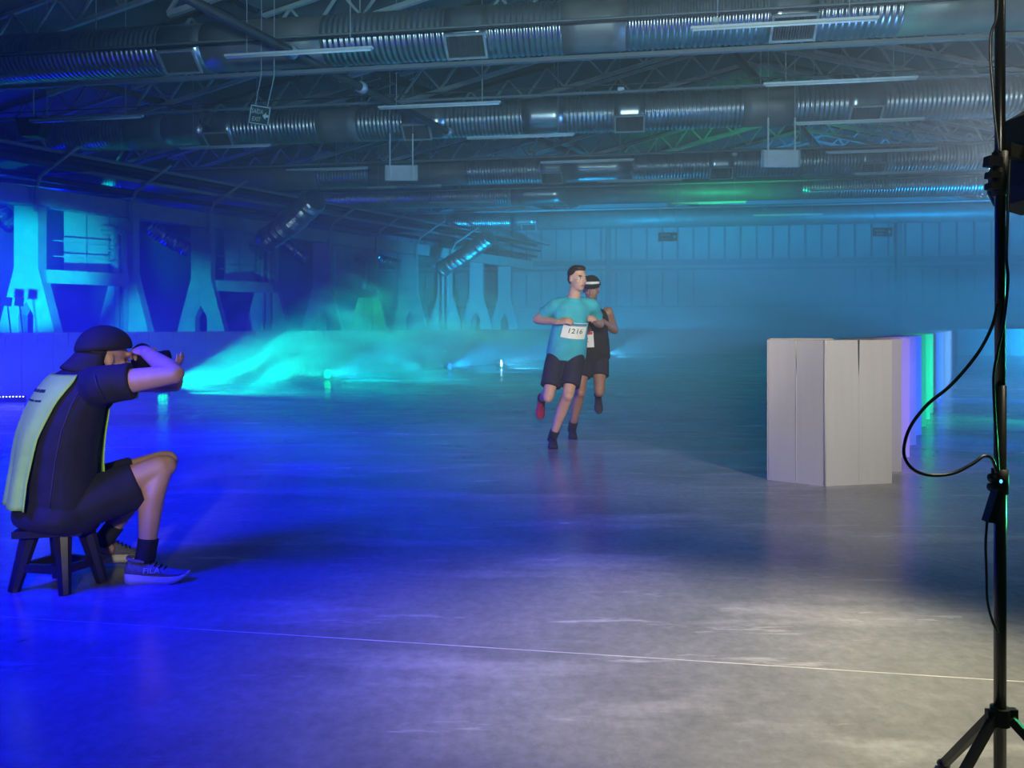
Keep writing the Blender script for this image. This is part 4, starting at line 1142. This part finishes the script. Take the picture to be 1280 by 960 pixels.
# ---------- runners
def runner(J, label, skin, shirt_m, shorts_m, sleeves, headgear, name_no, shoe_m, bibw, extra):
    Z = V((0, 0, 1))
    pel, neck, hc = V(J['pel']), V(J['neck']), V(J['head'])
    f = V(J['fwd']).normalized(); r = f.cross(Z).normalized(); f = Z.cross(r).normalized()
    t = thing('person', (pel.x, pel.y, 0), label, 'person', 'runners')
    up = (neck-pel).normalized(); n_ = -(up.cross(r)).normalized()
    if n_.dot(f) < 0: n_ = -n_
    b = MB()
    rsh, lsh = V(J['rsh']), V(J['lsh'])
    sp = [pel-up*0.06, pel+up*0.03, pel+up*0.16, pel.lerp(neck, .62), pel.lerp(neck, .86), neck]
    b.loft(sp, [(0.15, 0.115), (0.155, 0.115), (0.135, 0.105), (0.155, 0.112), (0.14, 0.095), (0.058, 0.058)], r, 20, 4, 0.05)
    b.loft([neck-up*0.05, neck.lerp(hc, .5), hc-Z*0.02], [0.064, 0.056, 0.056], r, 14, 3)
    A, R, hf, hr, hu = head_prims(b, hc, J['look'], V(J.get('hup', (0, 0, 1))))
    fwdl = f
    for side in ('r', 'l'):
        hip, kn, an, toe = V(J[side+'hip']), V(J[side+'kn']), V(J[side+'an']), V(J[side+'toe'])
        th = (kn-hip).normalized(); bk = -f + Z*0.0
        sd = (an-kn).normalized(); bk = (th - sd*th.dot(sd)); bk = (-bk).normalized() if bk.length > 0.15 else -f
        # back of the calf points away from the bend of the knee
        leg(b, hip, kn, an, -bk if False else (bk if bk.dot(-f) > 0 or abs(sd.z) < 0.7 else -f), 1.0)
        b.loft([an, an+(an-kn).normalized()*0.03], [0.034, 0.030], r, 12, 3, 0.02, 0.01)
        sh, el, wr, hd = V(J[side+'sh']), V(J[side+'el']), V(J[side+'wr']), V(J[side+'hd'])
        limb(b, [sh, sh.lerp(el, .4), sh.lerp(el, .8), el], [0.058, 0.052, 0.044, 0.040], Z)
        limb(b, [el, el.lerp(wr, .25), el.lerp(wr, .6), wr], [0.040, 0.043, 0.036, 0.028], Z)
        nrm = -r if side == 'l' else r
        nrm = (pel.lerp(neck, .6)-wr).normalized()*0.6 + V((0, 0, -0.6))
        hand_prims(b, wr, hd-wr, nrm, Z, 0.95, 1.0)
    remesh(b, 'body', skin, t, 0.008, 7)
    face_parts(A, R, 1.0, t)
    # shirt
    s_ = MB()
    hem = J.get('hem', 0.075)
    s_.loft([pel-up*hem, pel+up*0.10, pel+up*0.22, pel.lerp(neck, .66), pel.lerp(neck, .88), neck-up*0.015, neck+up*0.008], [(0.196, 0.160), (0.186, 0.148), (0.172, 0.135), (0.180, 0.135), (0.160, 0.112), (0.088, 0.080), (0.068, 0.068)], r, 24, 5)
    if sleeves:
        for side, k in (('r', 0.62), ('l', 0.62)):
            sh, el = V(J[side+'sh']), V(J[side+'el'])
            root = sh.lerp(pel.lerp(neck, .86), .55)
            s_.loft([root, sh, sh.lerp(el, k*.6), sh.lerp(el, k)], [(0.082, 0.075), (0.070, 0.067), (0.066, 0.060), (0.070, 0.060)], Z, 18, 4)
    shirt = remesh(s_, 'shirt' if sleeves else 'singlet', shirt_m, t, 0.009, 5)
    # shorts
    k_ = MB()
    k_.loft([pel-up*0.10, pel-up*0.02, pel+up*0.07], [(0.165, 0.135), (0.180, 0.142), (0.165, 0.13)], r, 22, 4, 0.03)
    for side in ('r', 'l'):
        hip, kn = V(J[side+'hip']), V(J[side+'kn']); d = (kn-hip).normalized(); cut = J.get('cut', 0.78)
        k_.loft([hip+d*0.04, hip.lerp(kn, .3), hip.lerp(kn, cut*.8), hip.lerp(kn, cut)], [(0.095, 0.098), (0.100, 0.103), (0.098, 0.100), (0.100, 0.100)], r, 18, 4, 0.02)
    remesh(k_, 'shorts', shorts_m, t, 0.009, 5)
    # shoes
    for side in ('r', 'l'):
        an, toe, kn = V(J[side+'an']), V(J[side+'toe']), V(J[side+'kn'])
        d = (an-kn).normalized(); td = (toe-an); td = (td - d*td.dot(d)).normalized()
        if J[side+'flat']:
            fl_ = V((td.x, td.y, 0)).normalized(); heel = V((an.x, an.y, 0))-fl_*0.065; tp = heel+fl_*0.28; upv = Z
            heel.z = tp.z = 0.0
        else:
            upv = -d; heel = an + d*0.085 - td*0.06; tp = heel + td*0.27
        shoe(t, heel, tp, upv, shoe_m[0 if side == 'r' else 1], 'sole' if shoe_m[0 if side == 'r' else 1] == 'redshoe2' else shoe_m[0 if side == 'r' else 1])
        sk = MB(); sk.loft([an+d*0.06, an-d*0.01, an-d*0.055], [0.040, 0.047, 0.045], r, 14, 3); sk.build('sock', 'sock', t, True)
    # hair or cap
    hb = MB(); hb.ell(A(-0.020, 0, 0.045), (0.096, 0.081, 0.084), R, 20, 12); hb.ell(A(-0.05, 0, -0.005), (0.052, 0.074, 0.06), R)
    hb.ell(A(0.03, 0, 0.095), (0.06, 0.062, 0.03), R)
    remesh(hb, 'hair', 'hair', t, 0.007, 3)
    if headgear:
        vs = []; n = 24; rows = 8; c_ = A(0, 0, 0.045)
        for j in range(rows+1):
            p_ = j/rows*math.pi*0.5
            for k in range(n):
                a = 2*math.pi*k/n
                vs.append(c_ + hf*0.112*math.sin(p_)*math.cos(a) + hr*0.092*math.sin(p_)*math.sin(a) + hu*0.10*math.cos(p_))
        cp = MB().add(vs, [(j*n+k, (j+1)*n+k, (j+1)*n+(k+1) % n, j*n+(k+1) % n) for j in range(rows) for k in range(n)]).build('cap', 'blackcloth', t, True)
        cp.modifiers.new('s', 'SOLIDIFY').thickness = 0.006
        ringp = [c_ + hf*0.117*math.cos(a) + hr*0.097*math.sin(a) + hu*0.028 for a in [-1.1+2.2*k/12 for k in range(13)]]
        vs = []
        for p_ in ringp: vs += [p_-hu*0.010, p_+hu*0.016-(p_-c_)*0.03]
        q = MB().add(vs, [(2*k, 2*k+2, 2*k+3, 2*k+1) for k in range(12)]).build('cap_band', 'white', cp, True); q.matrix_parent_inverse = Matrix(); q.modifiers.new('s', 'SOLIDIFY').thickness = 0.003
        vs = []; nn = 12
        for j in range(5):
            e = j/4
            for k in range(nn+1):
                a = (k/nn-0.5)*math.pi*0.8
                rx = 0.110+0.065*e*max(0.0, math.cos(a))**0.5
                vs.append(c_ + hf*rx*math.cos(a) + hr*0.092*math.sin(a) + hu*(0.002-0.018*e))
        q = MB().add(vs, [(j*(nn+1)+k, j*(nn+1)+k+1, (j+1)*(nn+1)+k+1, (j+1)*(nn+1)+k) for j in range(4) for k in range(nn)]).build('visor', 'blackcloth', cp, True)
        q.matrix_parent_inverse = Matrix(); q.modifiers.new('s', 'SOLIDIFY').thickness = 0.004
    # race number: curved paper on the belly
    bu, bw, bh, rot, boff = bibw
    cb = pel + up*bu
    def bp(x, y, off=0.0):
        xx = x*math.cos(rot)-y*math.sin(rot); yy = x*math.sin(rot)+y*math.cos(rot)
        a = (xx+boff)/0.165
        return cb + up*yy - r*math.sin(a)*(0.186+off)*-1*-1 + n_*math.cos(a)*(0.150+off)
    def sheet(x0, x1, y0, y1, off, name, m, par):
        vs = []; nx = 8
        for i in range(nx+1):
            for j in range(2): vs.append(bp(x0+(x1-x0)*i/nx, (y0, y1)[j], off))
        o = MB().add(vs, [(2*i, 2*i+2, 2*i+3, 2*i+1) for i in range(nx)]).build(name, m, par)
        if par is not t: o.matrix_parent_inverse = Matrix()
        o.modifiers.new('s', 'SOLIDIFY').thickness = 0.002
        return o
    bibo = sheet(-bw/2, bw/2, -bh/2, bh/2, 0.004, 'race_number', 'paper', t)
    sheet(-bw*0.46, bw*0.46, bh*0.30, bh*0.47, 0.007, 'header_print', extra, bibo)
    tm = text_mesh(name_no, bh*0.44, 'print', Matrix(), 'number', bibo, extrude=0.0); tm.matrix_parent_inverse = Matrix()
    for v_ in tm.data.vertices:
        v_.co = bp(-v_.co.x*-1, v_.co.y-bh*0.02, 0.008)
    return t, shirt, bp

R1 = dict(pel=(0.53, 7.40, 0.93), neck=(0.585, 7.27, 1.42), head=(0.615, 7.225, 1.60), fwd=(0.12, -1, 0), look=(0.50, -0.86, -0.05),
  rsh=(0.405, 7.30, 1.345), rel=(0.235, 7.44, 1.215), rwr=(0.44, 7.17, 1.19), rhd=(0.52, 7.12, 1.21),
  lsh=(0.765, 7.33, 1.345), lel=(0.865, 7.53, 1.17), lwr=(0.79, 7.29, 1.19), lhd=(0.77, 7.20, 1.24),
  rhip=(0.435, 7.40, 0.90), rkn=(0.345, 7.24, 0.50), ran=(0.30, 7.66, 0.43), rtoe=(0.28, 7.72, 0.26), rflat=False,
  lhip=(0.615, 7.40, 0.90), lkn=(0.525, 7.20, 0.51), lan=(0.395, 7.36, 0.105), ltoe=(0.385, 7.10, 0.03), lflat=True, cut=0.80)
R2 = dict(pel=(0.83, 8.02, 0.89), neck=(0.815, 7.90, 1.35), head=(0.81, 7.85, 1.525), fwd=(-0.10, -1, 0), look=(-0.15, -1, -0.12),
  rsh=(0.635, 7.93, 1.30), rel=(0.56, 8.12, 1.10), rwr=(0.68, 7.86, 1.12), rhd=(0.74, 7.80, 1.14),
  lsh=(0.985, 7.93, 1.30), lel=(1.085, 8.10, 1.105), lwr=(0.93, 7.83, 1.20), lhd=(0.87, 7.77, 1.26),
  rhip=(0.745, 8.02, 0.86), rkn=(0.70, 7.86, 0.48), ran=(0.63, 8.0, 0.105), rtoe=(0.62, 7.75, 0.03), rflat=True,
  lhip=(0.915, 8.02, 0.86), lkn=(0.895, 7.86, 0.50), lan=(0.925, 8.24, 0.42), ltoe=(0.935, 8.29, 0.25), lflat=False, cut=0.62)
r1, sh1, bp1 = runner(R1, 'front runner in teal T-shirt and dark shorts with a white race number', 'skin', 'tealcloth', 'navycloth', True, False, '1216', ('redshoe', 'darkshoe'), (0.225, 0.225, 0.155, -0.12, 0.02), 'blueprint')
r2, sh2, bp2 = runner(R2, 'second runner in black singlet and dark cap, partly behind the teal shirted one', 'skin2', 'blackcloth', 'navycloth', False, True, '42', ('darkshoe', 'darkshoe'), (0.17, 0.16, 0.17, 0.05, -0.06), 'redprint')

# ================================================================== TRIPOD STAND AT RIGHT
zt = 1.7
px0 = (1250-640)/F*zt
t = thing('light_stand', (px0, zt, 0), 'black tripod stand with cables at the right edge', 'stand')
MB().tube([(px0, zt, 0.16), (px0, zt, 1.02)], 0.0125, 12).build('pole', 'blackmetal', t, True)
MB().tube([(px0, zt, 0.98), (px0, zt, 2.15)], 0.0105, 12).build('upper_pole', 'blackmetal', t, True)
hubz = H-(893-HOR)/F*zt
mb = MB(); mb.tube([(px0, zt, hubz-0.022), (px0, zt, hubz+0.016)], 0.02, 14); mb.box((px0-0.022, zt-0.005, hubz), (0.022, 0.014, 0.026)); mb.box((px0+0.022, zt-0.005, hubz+.002), (0.022, 0.014, 0.026))
mb.build('hub', 'black', t)
for k, dvec in enumerate((V((-0.80, -0.35, 0)), V((0.52, -0.42, 0)), V((0.12, 0.85, 0)))):
    dvec.normalize(); a = V((px0, zt, hubz-0.004))+dvec*0.02; L = 0.30
    b_ = V((px0, zt, 0.012))+dvec*L
    lg = MB().bar(a, b_, 0.014, 0.018).build('leg', 'black', t)
    MB().ell(b_, (0.016, 0.016, 0.012)).build('rubber_foot', 'rubber', lg).matrix_parent_inverse = Matrix()
# joint clamp with knobs
cz = H-(600-HOR)/F*zt
MB().tube([(px0, zt, cz-0.03), (px0, zt, cz+0.025)], 0.017, 12).build('clamp', 'black', t, True)
MB().tube([(px0-0.012, zt-0.005, cz+0.006), (px0-0.026, zt-0.008, cz+0.006)], 0.010, 10).build('clamp_knob', 'black', t, True)
MB().tube([(px0-0.012, zt-0.005, cz-0.014), (px0-0.028, zt-0.008, cz-0.014)], 0.009, 10).build('clamp_knob', 'black', t, True)
# upper bracket with stacked knobs
for (y_, w_, hh) in ((203, 0.030, 0.022), (220, 0.024, 0.014), (234, 0.024, 0.014)):
    z_ = H-(y_-HOR)/F*zt
    MB().box((px0-0.018, zt-0.004, z_), (w_, 0.024, hh), Matrix.Rotation(0.12, 3, 'Y')).build('bracket_knob', 'black', t)
MB().tube([(px0, zt, H+(HOR-245)/F*zt), (px0, zt, H+(HOR-190)/F*zt)], 0.016, 12).build('collar', 'black', t, True)
# power adapter and cables on the stand
ac = P(1240, 632, zt-0.03)
ta = thing('power_adapter', ac, 'small black power adapter hanging beside the stand pole', 'adapter')
MB().prism([(-0.016, -0.034), (0.004, -0.036), (0.018, 0.03), (0.006, 0.036)], ac-V((0, 0.012, 0)), (1, 0, 0), (0, 0, 1), (0, 0.024, 0)).build('case', 'black', ta)
MB().ell(ac+V((0.012, -0.012, 0.055)), (0.003, 0.002, 0.004)).build('indicator', 'led_ind', ta)
def smooth_path(pts, sub=8):
    pts = [V(p) for p in pts]; out = []; m = len(pts)
    for i in range(m-1):
        a, b, c, d = pts[max(i-1, 0)], pts[i], pts[i+1], pts[min(i+2, m-1)]
        for k in range(sub):
            q = k/sub
            out.append(0.5*((2*b)+(c-a)*q+(2*a-5*b+4*c-d)*q*q+(3*b-a-3*c+d)*q**3))
    out.append(pts[-1]); return out
zc = zt-0.03
loop = [(1247, 380), (1240, 408), (1222, 442), (1190, 480), (1160, 505), (1140, 530), (1131, 553), (1131, 572), (1142, 587), (1162, 594), (1190, 592), (1215, 580), (1230, 570), (1240, 574), (1246, 590)]
tag(MB().tube(smooth_path([P(x, y, zc - 0.05*math.sin(i/14*math.pi)) for i, (x, y) in enumerate(loop)]), 0.0036, 8).build('looped_cable', 'rubber', None, True), 'black cable hanging in a wide loop from the stand pole', 'cable', 'cables on the stand')
pth = [(1247, -20), (1246, 20), (1239, 42), (1238, 70), (1241, 110), (1244, 150), (1249, 190)]
tag(MB().tube(smooth_path([P(x, y, zc) for x, y in pth]), 0.003, 8).build('pole_cable', 'rubber', None, True), 'black cable running down the upper part of the stand pole', 'cable', 'cables on the stand')
pth = [(1262, 200), (1260, 260), (1258, 320), (1260, 350), (1255, 400), (1247, 440), (1242, 470), (1243, 510), (1246, 560), (1248, 590)]
tag(MB().tube(smooth_path([P(x, y, zc) for x, y in pth]), 0.0030, 8).build('pole_cable', 'rubber', None, True), 'glossy cable down the middle of the stand pole catching green glints', 'cable', 'cables on the stand')
pth = [(1234, 650), (1232, 680), (1233, 715), (1234, 750), (1240, 775), (1247, 790)]
tag(MB().tube(smooth_path([P(x, y, zc) for x, y in pth]), 0.0028, 8).build('adapter_cable', 'rubber', None, True), 'thin cable from the power adapter down to the pole', 'cable', 'cables on the stand')
pth = [(1247, 40), (1239, 46), (1239, 56), (1245, 62)]
# lamp head clamped to the stand, cut off by the right edge
lz = 1.82
prof = [(1259, 236), (1262, 205), (1268, 178), (1280, 142), (1305, 128), (1345, 132), (1370, 180), (1372, 240), (1350, 262), (1300, 264), (1268, 254)]
pp = [P(x, y, lz) for x, y in prof]
cen = sum(pp, V((0, 0, 0)))/len(pp)
t = thing('flood_lamp', (cen.x, cen.y, cen.z-0.12), 'large black flood lamp head cut off by the right edge', 'lamp')
mb = MB(); n = len(pp); vs = []
for sc2, dy in ((0.72, -0.11), (0.97, -0.07), (1.0, 0.07), (0.92, 0.09)):
    vs += [cen + (p-cen)*sc2 + V((0, dy, 0)) for p in pp]
fs = [tuple(range(n))]
for i in range(3):
    for k in range(n): fs.append((i*n+k, (i+1)*n+k, (i+1)*n+(k+1) % n, i*n+(k+1) % n))
fs.append(tuple(3*n+k for k in range(n))[::-1])
mb.add(vs, fs); mb.build('lamp_head', 'black', t)
MB().bar((px0+0.014, zt, cen.z), (cen.x, cen.y, cen.z), 0.02, 0.03).build('arm', 'black', t)
MB().tube([cen+V((0, 0.085, 0)), cen+V((0, 0.095, 0))], 0.075, 20).build('front_lens', 'led_white', t)

# ================================================================== HAZE AND SMOKE
def smoke_noise(nt, s):
    N = nt.nodes; L = nt.links
    tc = N.new('ShaderNodeTexCoord')
    # bend the coordinates so that the smoke runs in waves along the beam
    mp = N.new('ShaderNodeMapping'); mp.inputs['Scale'].default_value = (0.42, 0.9, 3.4); mp.inputs['Rotation'].default_value = (0, 0.10, 0)
    nz0 = N.new('ShaderNodeTexNoise'); nz0.inputs['Scale'].default_value = 0.35; nz0.inputs['Detail'].default_value = 1
    L.new(tc.outputs['Object'], nz0.inputs['Vector'])
    sb = N.new('ShaderNodeVectorMath'); sb.operation = 'SUBTRACT'; sb.inputs[1].default_value = (0.5, 0.5, 0.5)
    L.new(nz0.outputs['Color'], sb.inputs[0])
    sc = N.new('ShaderNodeVectorMath'); sc.operation = 'SCALE'; sc.inputs['Scale'].default_value = 2.4
    L.new(sb.outputs[0], sc.inputs[0])
    ad = N.new('ShaderNodeVectorMath'); ad.operation = 'ADD'
    L.new(tc.outputs['Object'], ad.inputs[0]); L.new(sc.outputs[0], ad.inputs[1])
    L.new(ad.outputs[0], mp.inputs[0])
    nz = N.new('ShaderNodeTexNoise'); nz.inputs['Scale'].default_value = 1.0; nz.inputs['Detail'].default_value = 3; nz.inputs['Roughness'].default_value = 0.55
    L.new(mp.outputs[0], nz.inputs['Vector'])
    mr = N.new('ShaderNodeMapRange'); mr.inputs['From Min'].default_value = 0.49; mr.inputs['From Max'].default_value = 0.63
    mr.inputs['To Min'].default_value = 0.0; mr.inputs['To Max'].default_value = 1.0
    L.new(nz.outputs['Fac'], mr.inputs['Value'])
    # fade to the sides of the cloud
    gd = N.new('ShaderNodeTexGradient'); gd.gradient_type = 'SPHERICAL'
    m2 = N.new('ShaderNodeMapping'); m2.inputs['Scale'].default_value = (1/5.2, 1/3.4, 1/1.6)
    L.new(tc.outputs['Object'], m2.inputs[0]); L.new(m2.outputs[0], gd.inputs[0])
    mu = N.new('ShaderNodeMath'); mu.operation = 'MULTIPLY'; L.new(mr.outputs[0], mu.inputs[0]); L.new(gd.outputs['Fac'], mu.inputs[1])
    m3 = N.new('ShaderNodeMath'); m3.operation = 'MULTIPLY'; m3.inputs[1].default_value = 0.9
    L.new(mu.outputs[0], m3.inputs[0]); L.new(m3.outputs[0], s.inputs['Density'])
def volume_mat(name, dens, color=(1, 1, 1), aniso=0.2, noise=None):
    m = bpy.data.materials.new(name); m.use_nodes = True; nt = m.node_tree
    nt.nodes.remove(nt.nodes['Principled BSDF'])
    s = nt.nodes.new('ShaderNodeVolumeScatter'); s.inputs['Color'].default_value = (*color, 1); s.inputs['Density'].default_value = dens
    s.inputs['Anisotropy'].default_value = aniso
    nt.links.new(s.outputs[0], nt.nodes['Material Output'].inputs['Volume'])
    if noise: noise(nt, s)
    return m
def vol_box(name, a, b, m, label):
    mb = MB(); a = V(a); b = V(b); mb.box((a+b)/2, b-a)
    me = mb.mesh(name, m); o = link(name, me)
    return tag(o, label, 'haze', None, 'stuff')
vol_box('haze', (-45, -11, 0.01), (39, 50, 12.4), volume_mat('thin_haze', 0.0055, (0.9, 0.95, 1.0), 0.1), 'thin haze filling the whole hall')
# low fog bank lies between the left barrier row and the right side of the course
fmb = MB(); q0 = V((-11.5, 5.9, 0)); q1 = V((34, 5.9, 0)); q2 = V((38, 45, 0)); q3 = LB0 + U*40 + NU*0.1
fmb.add([V((p.x, p.y, z_)) for z_ in (0.012, 3.3) for p in (q0, q1, q2, q3)], [(3,2,1,0),(4,5,6,7),(0,1,5,4),(1,2,6,5),(2,3,7,6),(3,0,4,7)])
tag(link('ground_fog', fmb.mesh('ground_fog', volume_mat('low_fog', 0.042, (0.9, 0.95, 1.0), 0.1))), 'low bank of fog over the far part of the course', 'fog', None, 'stuff')

sm = MB(); sm.ell((0, 0, 0), (5.2, 3.4, 1.6), None, 24, 12)
so = link('smoke_cloud', sm.mesh('smoke_cloud', volume_mat('drifting_smoke', 0.3, (0.95, 1, 1), 0.2, smoke_noise)), None, loc=(-2.6, 13.9, 0.75))
tag(so, 'wavy smoke drifting right from the green floor lamp', 'smoke', None, 'stuff')
